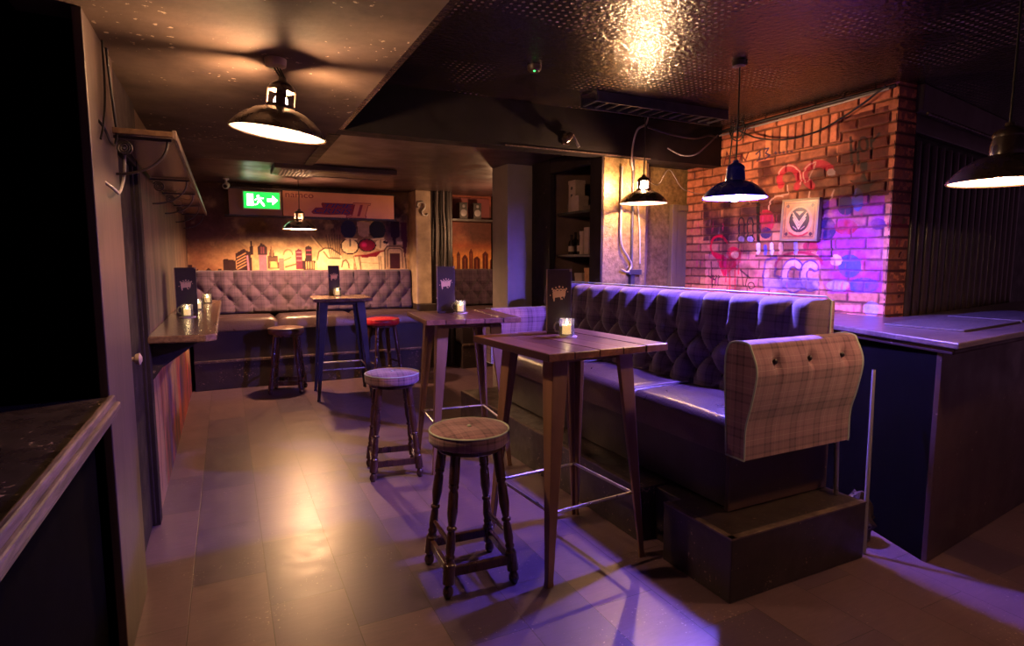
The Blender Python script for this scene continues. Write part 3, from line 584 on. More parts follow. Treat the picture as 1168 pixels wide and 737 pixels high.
# ---- brick wall with paint on it
PAL = dict(clean=lin(200,124,80), maroon=lin(66,8,18), dkred=lin(74,18,26), violet=lin(158,48,150), pink=lin(230,138,124), smoke=lin(56,26,46), blue=lin(70,76,170), lilac=lin(176,160,225),
           peach=lin(238,176,142), deepviolet=lin(84,34,110), navy=lin(34,30,84), crimson=lin(172,26,62), red=lin(225,8,60), outline=lin(100,56,132), lilacA=lin(176,140,205), black=lin(24,18,28),
           white=lin(226,212,220), slot=lin(16,8,12), pale=lin(205,160,160), palegrey=lin(160,140,150), tagred=lin(90,24,40), olive=lin(90,96,50))
BR=[
('f','clean',0,[(3.922,3.083),(3.127,2.873),(2.9,2.758),(2.887,2.563),(3.11,2.582),(3.584,2.634),(3.905,2.748)]),
('f','maroon',0,[(3.588,2.349),(3.113,2.351),(2.889,2.356),(2.815,1.886),(3.559,1.813)]),
('f','dkred',0,[(2.886,2.549),(2.524,2.562),(2.484,1.965),(2.85,1.974)]),
('f','violet',0,[(3.02,1.911),(2.867,1.998),(2.51,1.963),(2.486,1.3),(2.885,1.28),(2.992,1.454)]),
('f','pink',0,[(4.153,1.584),(2.983,1.572),(2.897,1.221),(4.132,1.145)]),
('f','smoke',0,[(4.2,2.057),(3.57,2.019),(3.553,1.693),(4.184,1.712)]),
('f','pink',0,[(2.832,1.196),(2.474,1.22),(2.467,1.113),(2.825,1.08)]),
('f','blue',0,[(2.643,1.486),(2.645,1.46),(2.656,1.437),(2.674,1.418),(2.697,1.406),(2.724,1.401),(2.752,1.405),(2.778,1.416),(2.799,1.435),(2.813,1.458),(2.82,1.485),(2.817,1.511),(2.805,1.535),(2.786,1.554),(2.762,1.566),(2.735,1.569),(2.707,1.565),(2.682,1.553),(2.662,1.535),(2.649,1.512),(2.643,1.486)]),
('f','blue',0,[(2.51,1.353),(2.514,1.336),(2.528,1.32),(2.551,1.307),(2.582,1.298),(2.616,1.294),(2.651,1.295),(2.684,1.301),(2.711,1.312),(2.728,1.327),(2.735,1.344),(2.731,1.362),(2.715,1.378),(2.69,1.391),(2.658,1.4),(2.623,1.404),(2.589,1.402),(2.557,1.395),(2.532,1.384),(2.516,1.369),(2.51,1.353)]),
('f','lilac',0,[(2.721,1.345),(2.724,1.332),(2.736,1.319),(2.755,1.309),(2.78,1.302),(2.808,1.298),(2.837,1.299),(2.863,1.304),(2.884,1.313),(2.899,1.325),(2.904,1.338),(2.9,1.352),(2.888,1.364),(2.867,1.375),(2.842,1.382),(2.813,1.385),(2.785,1.383),(2.759,1.378),(2.739,1.369),(2.726,1.358),(2.721,1.345)]),
('f','peach',0,[(2.792,1.528),(2.793,1.514),(2.799,1.502),(2.808,1.493),(2.821,1.487),(2.835,1.485),(2.849,1.487),(2.863,1.493),(2.874,1.502),(2.881,1.514),(2.884,1.528),(2.883,1.541),(2.877,1.553),(2.867,1.563),(2.854,1.569),(2.84,1.571),(2.826,1.568),(2.813,1.562),(2.802,1.553),(2.795,1.541),(2.792,1.528)]),
('f','deepviolet',0,[(2.491,1.771),(2.493,1.759),(2.499,1.749),(2.511,1.74),(2.525,1.736),(2.542,1.734),(2.558,1.737),(2.574,1.744),(2.587,1.753),(2.595,1.765),(2.599,1.777),(2.597,1.79),(2.59,1.801),(2.578,1.809),(2.564,1.813),(2.547,1.814),(2.53,1.811),(2.515,1.805),(2.503,1.795),(2.494,1.784),(2.491,1.771)]),
('f','navy',0,[(2.852,1.756),(2.854,1.73),(2.864,1.706),(2.88,1.688),(2.901,1.677),(2.925,1.673),(2.95,1.678),(2.973,1.691),(2.992,1.711),(3.005,1.736),(3.011,1.764),(3.009,1.791),(2.999,1.815),(2.982,1.833),(2.96,1.844),(2.936,1.847),(2.911,1.841),(2.888,1.827),(2.87,1.807),(2.857,1.783),(2.852,1.756)]),
('f','navy',0,[(2.721,1.915),(2.722,1.894),(2.73,1.875),(2.744,1.861),(2.762,1.853),(2.782,1.851),(2.803,1.855),(2.823,1.867),(2.839,1.884),(2.85,1.904),(2.855,1.926),(2.853,1.948),(2.844,1.967),(2.83,1.981),(2.812,1.989),(2.791,1.99),(2.77,1.985),(2.751,1.973),(2.736,1.957),(2.725,1.936),(2.721,1.915)]),
('f','blue',0,[(2.659,1.95),(2.659,1.925),(2.664,1.903),(2.672,1.886),(2.683,1.875),(2.696,1.872),(2.71,1.877),(2.723,1.89),(2.734,1.909),(2.741,1.932),(2.745,1.958),(2.745,1.984),(2.74,2.006),(2.731,2.023),(2.72,2.034),(2.707,2.036),(2.693,2.031),(2.681,2.018),(2.67,1.999),(2.663,1.976),(2.659,1.95)]),
('f','crimson',0,[(3.395,1.846),(3.397,1.817),(3.408,1.791),(3.426,1.771),(3.45,1.758),(3.476,1.755),(3.504,1.761),(3.53,1.775),(3.551,1.798),(3.566,1.826),(3.572,1.857),(3.569,1.887),(3.557,1.913),(3.539,1.933),(3.514,1.945),(3.487,1.947),(3.46,1.941),(3.435,1.925),(3.414,1.903),(3.401,1.875),(3.395,1.846)]),
('f','navy',0,[(3.418,1.752),(3.42,1.737),(3.428,1.724),(3.44,1.714),(3.456,1.708),(3.474,1.706),(3.492,1.709),(3.509,1.717),(3.523,1.728),(3.532,1.742),(3.536,1.757),(3.534,1.772),(3.526,1.785),(3.513,1.795),(3.497,1.801),(3.479,1.803),(3.461,1.8),(3.444,1.792),(3.431,1.781),(3.422,1.767),(3.418,1.752)]),
('f','crimson',0,[(2.987,1.631),(2.989,1.617),(2.997,1.605),(3.011,1.596),(3.03,1.59),(3.05,1.588),(3.071,1.59),(3.09,1.597),(3.106,1.607),(3.116,1.62),(3.121,1.634),(3.118,1.648),(3.109,1.66),(3.095,1.67),(3.076,1.676),(3.055,1.677),(3.035,1.674),(3.016,1.667),(3.001,1.657),(2.991,1.645),(2.987,1.631)]),
('f','pink',0,[(3.027,1.213),(3.032,1.199),(3.045,1.185),(3.067,1.174),(3.095,1.165),(3.127,1.161),(3.16,1.161),(3.19,1.165),(3.215,1.174),(3.231,1.186),(3.237,1.2),(3.232,1.215),(3.218,1.229),(3.195,1.241),(3.165,1.249),(3.133,1.253),(3.101,1.252),(3.071,1.247),(3.048,1.238),(3.033,1.227),(3.027,1.213)]),
('f','lilac',0,[(2.499,1.191),(2.5,1.174),(2.507,1.159),(2.518,1.146),(2.533,1.137),(2.55,1.133),(2.567,1.134),(2.583,1.14),(2.596,1.151),(2.605,1.166),(2.609,1.183),(2.607,1.2),(2.6,1.216),(2.589,1.229),(2.574,1.238),(2.557,1.242),(2.54,1.24),(2.524,1.233),(2.511,1.222),(2.503,1.208),(2.499,1.191)]),
('f','crimson',0,[(2.689,1.762),(2.692,1.745),(2.704,1.73),(2.722,1.719),(2.746,1.712),(2.773,1.71),(2.801,1.714),(2.827,1.723),(2.848,1.737),(2.863,1.753),(2.868,1.771),(2.865,1.789),(2.853,1.804),(2.833,1.815),(2.808,1.822),(2.781,1.823),(2.753,1.818),(2.728,1.809),(2.708,1.795),(2.694,1.779),(2.689,1.762)]),
('s','red',0.02,[(3.933,1.569),(3.955,1.56),(3.978,1.556),(4.003,1.558),(4.026,1.566),(4.047,1.579),(4.065,1.597),(4.078,1.618),(4.086,1.642),(4.087,1.666),(4.083,1.689),(4.072,1.71),(4.057,1.728),(4.038,1.741),(4.015,1.748),(3.991,1.75),(3.967,1.747),(3.945,1.737),(3.925,1.723),(3.908,1.705),(3.897,1.684)]),
('f','red',0,[(4.068,1.619),(3.936,1.573),(3.865,1.538),(3.725,1.605),(3.731,1.512),(3.915,1.38)]),
('f','red',0,[(3.733,1.588),(3.736,1.571),(3.746,1.555),(3.763,1.542),(3.784,1.534),(3.809,1.531),(3.834,1.534),(3.857,1.542),(3.876,1.555),(3.888,1.572),(3.893,1.59),(3.89,1.609),(3.879,1.625),(3.862,1.638),(3.84,1.645),(3.815,1.648),(3.79,1.644),(3.768,1.636),(3.75,1.623),(3.738,1.606),(3.733,1.588)]),
('f','peach',0,[(3.752,1.577),(3.754,1.566),(3.759,1.557),(3.768,1.549),(3.78,1.544),(3.794,1.543),(3.808,1.545),(3.82,1.55),(3.831,1.557),(3.838,1.567),(3.84,1.578),(3.839,1.588),(3.833,1.598),(3.823,1.605),(3.811,1.61),(3.798,1.611),(3.784,1.61),(3.771,1.604),(3.761,1.597),(3.755,1.587),(3.752,1.577)]),
('s','red',0.011,[(3.898,1.512),(3.889,1.337)]),
('s','red',0.011,[(3.853,1.512),(3.839,1.233)]),
('s','red',0.011,[(3.792,1.512),(3.78,1.262)]),
('s','red',0.011,[(3.753,1.512),(3.748,1.41)]),
('f','peach',0,[(3.464,1.529),(3.359,1.552),(3.37,1.401),(3.303,1.387),(3.289,1.3),(3.47,1.284),(3.486,1.398)]),
('s','outline',0.018,[(3.464,1.529),(3.359,1.552),(3.37,1.401),(3.303,1.387),(3.289,1.3),(3.47,1.284),(3.486,1.398),(3.464,1.529)]),
('s','outline',0.066,[(3.149,1.483),(3.162,1.494),(3.176,1.502),(3.19,1.506),(3.205,1.506),(3.22,1.503),(3.233,1.497),(3.246,1.487),(3.256,1.474),(3.265,1.459),(3.271,1.441),(3.274,1.422),(3.274,1.403),(3.272,1.384),(3.266,1.365),(3.258,1.348),(3.248,1.333),(3.236,1.32),(3.223,1.311),(3.208,1.305),(3.193,1.303),(3.179,1.304),(3.165,1.309),(3.152,1.317),(3.14,1.328)]),
('s','peach',0.042,[(3.149,1.483),(3.162,1.494),(3.176,1.502),(3.19,1.506),(3.205,1.506),(3.22,1.503),(3.233,1.497),(3.246,1.487),(3.256,1.474),(3.265,1.459),(3.271,1.441),(3.274,1.422),(3.274,1.403),(3.272,1.384),(3.266,1.365),(3.258,1.348),(3.248,1.333),(3.236,1.32),(3.223,1.311),(3.208,1.305),(3.193,1.303),(3.179,1.304),(3.165,1.309),(3.152,1.317),(3.14,1.328)]),
('s','outline',0.066,[(3.008,1.475),(3.018,1.484),(3.029,1.491),(3.04,1.494),(3.051,1.495),(3.062,1.492),(3.073,1.487),(3.082,1.478),(3.091,1.467),(3.097,1.454),(3.101,1.439),(3.104,1.423),(3.104,1.407),(3.102,1.39),(3.097,1.374),(3.091,1.36),(3.083,1.347),(3.074,1.336),(3.063,1.328),(3.052,1.323),(3.041,1.321),(3.03,1.322),(3.019,1.326),(3.009,1.333),(3.0,1.343)]),
('s','peach',0.042,[(3.008,1.475),(3.018,1.484),(3.029,1.491),(3.04,1.494),(3.051,1.495),(3.062,1.492),(3.073,1.487),(3.082,1.478),(3.091,1.467),(3.097,1.454),(3.101,1.439),(3.104,1.423),(3.104,1.407),(3.102,1.39),(3.097,1.374),(3.091,1.36),(3.083,1.347),(3.074,1.336),(3.063,1.328),(3.052,1.323),(3.041,1.321),(3.03,1.322),(3.019,1.326),(3.009,1.333),(3.0,1.343)]),
('f','lilacA',0,[(3.476,1.382),(2.972,1.395),(2.966,1.299),(3.47,1.276)]),
('s','crimson',0.02,[(3.365,1.481),(3.362,1.501),(3.352,1.521),(3.334,1.539),(3.31,1.556),(3.28,1.569),(3.246,1.579),(3.209,1.586),(3.171,1.589),(3.132,1.588),(3.094,1.584),(3.059,1.576),(3.027,1.566),(2.999,1.553),(2.977,1.537),(2.96,1.52),(2.949,1.502)]),
('s','black',0.012,[(4.118,1.384),(4.019,1.35)]),
('s','black',0.012,[(4.075,1.512),(4.052,1.277)]),
('s','black',0.012,[(4.045,1.386),(4.055,1.295)]),
('s','black',0.012,[(4.009,1.387),(4.019,1.297)]),
('s','black',0.012,[(3.978,1.387),(3.988,1.298)]),
('s','black',0.013,[(3.728,1.444),(3.628,1.378)]),
('s','black',0.01,[(3.716,1.427),(3.688,1.309)]),
('s','black',0.01,[(3.65,1.395),(3.666,1.301)]),
('s','black',0.009,[(3.571,1.313),(3.572,1.305),(3.576,1.297),(3.583,1.291),(3.592,1.287),(3.602,1.285),(3.613,1.286),(3.622,1.29),(3.63,1.295),(3.635,1.302),(3.637,1.311),(3.636,1.319),(3.632,1.327),(3.625,1.333),(3.615,1.337),(3.605,1.339),(3.595,1.338),(3.586,1.334),(3.578,1.329),(3.573,1.321),(3.571,1.313)]),
('s','black',0.013,[(3.766,1.835),(3.768,1.848),(3.768,1.861),(3.766,1.873),(3.762,1.883),(3.756,1.891),(3.749,1.896),(3.741,1.897),(3.732,1.895),(3.725,1.889),(3.718,1.881),(3.713,1.87),(3.709,1.857),(3.708,1.845),(3.709,1.832)]),
('s','black',0.012,[(3.768,1.843),(3.763,1.742)]),
('s','black',0.012,[(3.708,1.84),(3.702,1.739)]),
('f','black',0,[(3.68,1.713),(3.682,1.702),(3.688,1.692),(3.699,1.684),(3.713,1.679),(3.729,1.678),(3.745,1.68),(3.76,1.686),(3.772,1.694),(3.78,1.705),(3.783,1.717),(3.781,1.728),(3.774,1.738),(3.763,1.746),(3.749,1.751),(3.733,1.752),(3.717,1.75),(3.702,1.744),(3.691,1.735),(3.683,1.725),(3.68,1.713)]),
('f','lilac',0,[(3.697,1.711),(3.698,1.703),(3.702,1.696),(3.71,1.691),(3.719,1.687),(3.73,1.686),(3.74,1.688),(3.75,1.692),(3.758,1.698),(3.763,1.705),(3.766,1.713),(3.764,1.721),(3.76,1.728),(3.752,1.733),(3.743,1.736),(3.732,1.737),(3.721,1.735),(3.712,1.731),(3.704,1.726),(3.699,1.718),(3.697,1.711)]),
('s','black',0.013,[(3.669,1.83),(3.672,1.843),(3.672,1.855),(3.67,1.867),(3.666,1.877),(3.66,1.885),(3.653,1.889),(3.645,1.891),(3.637,1.888),(3.63,1.883),(3.623,1.875),(3.618,1.864),(3.615,1.852),(3.614,1.839),(3.615,1.827)]),
('s','black',0.012,[(3.672,1.838),(3.666,1.738)]),
('s','black',0.012,[(3.613,1.834),(3.608,1.736)]),
('f','black',0,[(3.586,1.71),(3.588,1.699),(3.594,1.689),(3.605,1.681),(3.618,1.677),(3.634,1.675),(3.649,1.677),(3.664,1.683),(3.675,1.692),(3.683,1.702),(3.686,1.714),(3.684,1.725),(3.678,1.735),(3.667,1.742),(3.653,1.747),(3.638,1.748),(3.622,1.746),(3.608,1.74),(3.597,1.732),(3.589,1.721),(3.586,1.71)]),
('f','lilac',0,[(3.602,1.707),(3.604,1.7),(3.608,1.693),(3.615,1.688),(3.624,1.684),(3.634,1.684),(3.645,1.685),(3.654,1.689),(3.662,1.695),(3.667,1.702),(3.669,1.71),(3.668,1.717),(3.663,1.724),(3.656,1.729),(3.647,1.733),(3.637,1.733),(3.626,1.732),(3.617,1.728),(3.609,1.722),(3.604,1.715),(3.602,1.707)]),
('s','white',0.03,[(3.551,1.66),(3.547,1.594)]),
('s','blue',0.03,[(3.476,1.642),(3.473,1.585)]),
('s','white',0.03,[(3.413,1.656),(3.409,1.584)]),
('s','peach',0.03,[(3.328,1.654),(3.324,1.591)]),
('s','lilac',0.03,[(3.187,1.666),(3.182,1.589)]),
('s','slot',0.014,[(3.566,1.565),(2.87,1.556)]),
('s','slot',0.012,[(2.885,1.672),(2.874,1.556)]),
('s','slot',0.03,[(3.57,2.002),(3.549,1.692)]),
('s','crimson',0.05,[(3.351,2.129),(3.363,2.157),(3.367,2.186),(3.361,2.213),(3.347,2.236),(3.326,2.251),(3.3,2.258),(3.272,2.256),(3.245,2.245),(3.221,2.227),(3.202,2.204),(3.19,2.176),(3.186,2.148),(3.19,2.122),(3.203,2.099)]),
('s','crimson',0.05,[(3.072,2.094),(3.097,2.111),(3.117,2.132),(3.131,2.155),(3.136,2.178),(3.133,2.201),(3.123,2.221),(3.105,2.236),(3.081,2.247),(3.054,2.252),(3.024,2.25),(2.995,2.243),(2.967,2.231),(2.943,2.214),(2.925,2.193)]),
('s','pale',0.008,[(3.381,2.217),(3.371,2.238),(3.356,2.255),(3.337,2.268),(3.316,2.275),(3.292,2.277),(3.268,2.273),(3.244,2.264),(3.222,2.25),(3.203,2.232),(3.187,2.211),(3.176,2.188),(3.17,2.163),(3.169,2.139),(3.173,2.117)]),
('s','pale',0.008,[(3.29,2.122),(3.277,2.052),(3.337,2.05)]),
('s','pale',0.008,[(3.129,2.126),(3.138,2.139),(3.144,2.154),(3.148,2.168),(3.15,2.183),(3.149,2.197),(3.146,2.21),(3.14,2.222),(3.132,2.234),(3.122,2.243),(3.109,2.252),(3.096,2.258),(3.08,2.263),(3.064,2.266),(3.047,2.267)]),
('s','pale',0.008,[(3.049,2.254),(3.108,2.131)]),
('s','pale',0.01,[(3.456,1.944),(3.459,1.961),(3.458,1.978),(3.454,1.993),(3.447,2.008),(3.437,2.02),(3.425,2.031),(3.41,2.039),(3.394,2.044),(3.377,2.047),(3.359,2.046),(3.341,2.043),(3.324,2.037)]),
('s','pale',0.01,[(3.086,2.049),(3.092,2.005),(2.991,1.967),(2.912,1.974),(2.885,2.042)]),
('f','palegrey',0,[(2.882,2.167),(2.883,2.158),(2.888,2.151),(2.895,2.146),(2.904,2.143),(2.915,2.143),(2.925,2.145),(2.935,2.151),(2.943,2.158),(2.949,2.167),(2.951,2.176),(2.95,2.184),(2.945,2.192),(2.938,2.197),(2.929,2.2),(2.918,2.2),(2.907,2.197),(2.898,2.191),(2.89,2.184),(2.884,2.176),(2.882,2.167)]),
('f','black',0,[(2.673,2.162),(2.641,2.086),(2.569,2.073),(2.622,2.031),(2.598,1.954),(2.662,2.003),(2.723,1.966),(2.708,2.041),(2.771,2.098),(2.695,2.092)]),
('s','black',0.018,[(2.781,2.398),(2.761,2.212)]),
('s','black',0.016,[(2.769,2.281),(2.725,2.314),(2.711,2.204)]),
('s','black',0.016,[(2.653,2.329),(2.653,2.314),(2.657,2.302),(2.663,2.293),(2.671,2.288),(2.681,2.287),(2.69,2.291),(2.7,2.299),(2.707,2.311),(2.713,2.325),(2.715,2.34),(2.714,2.354),(2.711,2.366),(2.705,2.376),(2.696,2.381),(2.687,2.381),(2.677,2.377),(2.668,2.369),(2.661,2.357),(2.655,2.343),(2.653,2.329)]),
('s','black',0.016,[(2.631,2.371),(2.621,2.257)]),
('s','black',0.016,[(2.626,2.337),(2.578,2.387)]),
('f','black',0,[(2.697,2.216),(2.648,2.215),(2.644,2.148),(2.693,2.148)]),
('s','tagred',0.012,[(3.958,2.387),(3.936,2.485),(3.886,2.384)]),
('s','tagred',0.01,[(3.944,2.427),(3.779,2.426)]),
('s','tagred',0.012,[(3.787,2.378),(3.769,2.441),(3.723,2.377),(3.695,2.438)]),
('s','navy',0.012,[(3.612,2.416),(3.573,2.439),(3.571,2.394),(3.599,2.358),(3.54,2.365)]),
('s','navy',0.012,[(3.534,2.443),(3.486,2.443),(3.513,2.408),(3.473,2.386),(3.52,2.362)]),
('f','navy',0,[(3.403,2.39),(3.406,2.382),(3.416,2.38),(3.425,2.385),(3.43,2.395),(3.426,2.403),(3.417,2.405),(3.407,2.4),(3.403,2.39)]),
('f','navy',0,[(3.366,2.387),(3.369,2.379),(3.378,2.377),(3.388,2.382),(3.392,2.392),(3.389,2.4),(3.379,2.402),(3.37,2.397),(3.366,2.387)]),
('f','navy',0,[(3.329,2.385),(3.332,2.376),(3.341,2.374),(3.35,2.379),(3.355,2.389),(3.351,2.397),(3.343,2.399),(3.333,2.394),(3.329,2.385)]),
('f','navy',0,[(3.293,2.382),(3.296,2.374),(3.305,2.372),(3.314,2.377),(3.318,2.386),(3.315,2.394),(3.306,2.396),(3.297,2.391),(3.293,2.382)]),
('f','navy',0,[(3.257,2.379),(3.26,2.371),(3.269,2.369),(3.278,2.374),(3.282,2.383),(3.279,2.391),(3.27,2.393),(3.261,2.388),(3.257,2.379)]),
('f','black',0,[(2.385,1.848),(2.388,1.832),(2.398,1.826),(2.41,1.834),(2.415,1.851),(2.412,1.867),(2.402,1.873),(2.39,1.865),(2.385,1.848)]),
('f','black',0,[(2.416,1.657),(2.419,1.641),(2.43,1.634),(2.441,1.641),(2.447,1.658),(2.443,1.675),(2.433,1.681),(2.422,1.674),(2.416,1.657)]),
('f','crimson',0,[(2.416,1.475),(2.42,1.458),(2.43,1.451),(2.442,1.458),(2.447,1.474),(2.444,1.491),(2.434,1.498),(2.422,1.491),(2.416,1.475)]),
('f','olive',0,[(2.387,1.605),(2.39,1.588),(2.401,1.582),(2.412,1.589),(2.418,1.605),(2.414,1.622),(2.404,1.628),(2.393,1.621),(2.387,1.605)]),
('f','crimson',0,[(2.455,1.763),(2.459,1.746),(2.469,1.74),(2.481,1.748),(2.487,1.765),(2.483,1.781),(2.472,1.787),(2.461,1.78),(2.455,1.763)]),
('f','olive',0,[(2.366,1.758),(2.37,1.742),(2.38,1.736),(2.391,1.743),(2.396,1.76),(2.393,1.776),(2.383,1.782),(2.372,1.775),(2.366,1.758)]),
]

YN, YF = 2.46, 4.42
c = Canvas(YN, YF, 0.95, ZH, 0.0052, lin(184,112,86))
RH, BL = 0.0765, 0.228
row = np.floor(c.V/RH); sh = np.where(row % 2 == 0, 0, BL/2)
bi = np.floor((c.U+sh)/BL); fv = c.V/RH-row; fu = (c.U+sh)/BL-bi
# a course of bricks on end
sold = (c.U > 2.87) & (c.U < 3.52) & (c.V > 2.385) & (c.V < 2.60)
bi = np.where(sold, np.floor(c.U/0.072)+500, bi); row = np.where(sold, 77, row)
fu = np.where(sold, c.U/0.072-np.floor(c.U/0.072), fu); fv = np.where(sold, (c.V-2.385)/0.215, fv)
wob = (c.noise(0.05, 21, 3)-0.5)*0.010
bw = np.where(sold, 0.072, BL); bh = np.where(sold, 0.215, RH)
edge = np.minimum(np.minimum(fu, 1-fu)*bw, np.minimum(fv, 1-fv)*bh)+wob
h = np.clip((edge-0.003)/0.008, 0, 1); h = h*h*(3-2*h)
hsh = np.modf(np.abs(np.sin(bi*12.9898+row*78.233)*43758.5453))[0]
c.C *= (0.62+0.75*hsh)[..., None]; nb = c.noise(0.03, 22, 4); c.C *= (0.7+0.6*nb)[..., None]
c.mix((hsh > 0.86).astype(float), lin(206,142,100), 0.6)
c.mix(1-h, lin(62,38,36), 0.8)
pn = np.clip((c.noise(0.09, 23, 4)-0.30)*5, 0, 1)*(0.45+0.55*h)
big = np.clip((c.noise(0.14, 24, 3)-0.33)*4, 0, 1)*(0.45+0.55*h)
for kind, col, w, pts in BR:
    if kind == 'f': c.poly(pts, PAL[col], (0.3 if col == 'clean' else 0.93), (0.35+0.65*big)*(0.4+0.6*h) if len(pts) < 9 and col in ('clean','maroon','dkred','violet','pink','smoke') else (0.55+0.45*pn)*(0.5+0.5*h))
    else: c.stroke(pts, w*1.15, PAL[col], 0.97, 0.75+0.25*pn)
grime = np.clip((c.noise(0.22, 27, 4)-0.53)*6, 0, 1); c.mix(grime*(c.U < 3.95)*np.clip(0.35+(2.45-c.V), 0, 1), lin(44,14,26), 0.62)
drip = c.noise(0.02, 25, 2, su=1.0, sv=0.12)
c.mix(np.clip((drip-0.74)*12, 0, 1)*(c.V < 1.9)*pn, lin(196,40,100), 0.6)
disp = h*0.010 + nb*0.004 - 0.012
o = link('wall_brick', c.mesh('wall_brick', lambda u,v,d: (4.05-d, u, v), M['paint'], disp=disp, back=0.2)); o['kind'] = 'structure'
# the narrow end of the brick wall
c = Canvas(4.05, 4.27, 0.95, ZH, 0.0052, lin(196,120,76))
row = np.floor(c.V/RH); alt = row % 2 == 0
bi = np.where(alt, 0, np.floor((c.U-4.05)/0.11)); bw = np.where(alt, 0.22, 0.11)
fu = np.where(alt, (c.U-4.05)/0.22, ((c.U-4.05) % 0.11)/0.11); fv = c.V/RH-row
edge = np.minimum(np.minimum(fu, 1-fu)*bw, np.minimum(fv, 1-fv)*RH)+(c.noise(0.05, 31, 3)-0.5)*0.010
h = np.clip((edge-0.003)/0.008, 0, 1); h = h*h*(3-2*h); hsh = np.modf(np.abs(np.sin(bi*12.9+row*78.2+5)*43758.5))[0]
c.C *= (0.65+0.65*hsh)[..., None]; nb = c.noise(0.03, 32, 4); c.C *= (0.7+0.6*nb)[..., None]; c.mix(1-h, lin(46,28,28), 0.9)
for cx, cz, q, cl in [(4.15,1.95,0.02,'black'),(4.20,1.78,0.03,'olive'),(4.12,1.66,0.03,'crimson'),(4.19,1.55,0.03,'black'),(4.14,1.36,0.035,'crimson'),(4.2,1.27,0.02,'black'),(4.12,1.82,0.02,'crimson')]: c.ell(cx, cz, q, q*1.2, PAL[cl], 0.8)
disp = h*0.010 + nb*0.004 - 0.012
o = link('wall_brick_end', c.mesh('wall_brick_end', lambda u,v,d: (u, YN-d, v), M['paint'], disp=disp, back=0.004)); o['kind'] = 'structure'

# ---- right: black wall of glossy upright battens
A = Vector((4.28, 2.52, 0)); B = Vector((7.9, 3.16, 0)); dr = (B-A).normalized(); nrm = Vector((dr.y, -dr.x, 0))
ang = math.atan2(dr.y, dr.x)
rw = MB().box(0, 3.7, 0, 0.06, 0, ZH)
S('wall_right', rw, M['black'], smooth=0, loc=(A.x, A.y, 0), rot=(0,0,ang))
for i in range(17):
    x = 0.16 + i*0.148
    b = MB().rings([[(x+0.034*math.cos(PI*k/8), -0.030*math.sin(PI*k/8), z) for k in range(9)] for z in (1.10, 2.36)])
    b2 = O('wall_batten', b, M['rib'], loc=(A.x, A.y, 0), rot=(0,0,ang)); b2['kind'] = 'structure'
S('trim_8', MB().box(-0.05, 3.7, -0.10, 0, 2.52, ZH).box(-0.05, 3.7, -0.05, 0, 2.40, 2.52), M['ceil_back'], smooth=0, loc=(A.x, A.y, 0), rot=(0,0,ang), bevel=0.005)
rp = MB()
pts = [(-0.05+0.012*k, -0.125, 2.50) for k in range(312)]
rp.tube(pts, [0.010+0.006*math.sin(k*1.3) for k in range(312)], 6)
tag(O('rope_trim', rp, M['trim_wood'], loc=(A.x, A.y, 0), rot=(0,0,ang)), 'long twisted rope strung along the top of the black batten wall', 'rope')

# ================================================================== FURNITURE
# ---- platform the long bench stands on
pf = MB().box(1.945, 2.88, 1.775, 2.22, 0, 0.30).box(2.06, 2.88, 2.22, 2.42, 0, 0.295).box(1.95, 2.86, 2.42, 5.10, 0, 0.30)
pl = T('raised_platform', 'scuffed black step and plinth under the long tufted bench', 'platform', (1.945,1.775,0))
pf.xf(Matrix.Translation((-1.945,-1.775,0)))
O('plinth', pf, M['black_worn'], pl, smooth=0, bevel=0.006)
ed = MB().box(0.0,0.935,-0.004,0.03,0.296,0.304).box(-0.004,0.03,0,0.445,0.296,0.304).box(0.0,0.03,0.66,3.3,0.296,0.304)
O('edging', ed, surf('worn_step_edge', (0.05,0.032,0.03), (0.16,0.11,0.09), scale=14, rough=(0.35,0.6)), pl, smooth=0)

# ---- deep-buttoned back panel: u along, v up, d out; returns mesh data and button spots
def tufted(L, H, th, a, b, rows, v0, off=0.0, depth=0.045, res=0.012, top_roll=0.055):
    nu = int(L/res)+1; nv = int(H/res)+1
    u = np.linspace(0, L, nu); v = np.linspace(0, H, nv); U, V = np.meshgrid(u, v)
    y = (V-v0)/b; x = (U-off)/a
    p = x + y/2; q = x - y/2
    ridge = np.abs(np.sin(PI*p))*np.abs(np.sin(PI*q))
    dia = np.clip(ridge, 0, 1)**0.5
    xt = x + ((rows-1) % 2)/2.0
    pleat_t = np.abs(np.sin(PI*xt))**0.45; pleat_b = np.abs(np.sin(PI*x))**0.45
    yt = np.clip((y-(rows-1))/0.8, 0, 1); yb = np.clip(-y/0.7, 0, 1)
    D = np.where(y > rows-1, dia*(1-yt)+pleat_t*yt, np.where(y < 0, dia*(1-yb)+pleat_b*yb, dia))
    edge = np.minimum(np.minimum(U, L-U), V)
    D = D*depth
    rt = np.clip((V-(H-top_roll))/top_roll, 0, 1); D = D - (1-np.sqrt(np.clip(1-rt**2, 0, 1)))*top_roll*1.5
    re = np.clip(1-edge/0.03, 0, 1); D = D - (1-np.sqrt(np.clip(1-re**2, 0, 1)))*0.03
    spots = []
    for r in range(rows):
        o = off + (r % 2)*a/2 - a
        while o < L:
            if 0.04 < o < L-0.04: spots.append((o, v0+r*b))
            o += a
    return U, V, D, spots
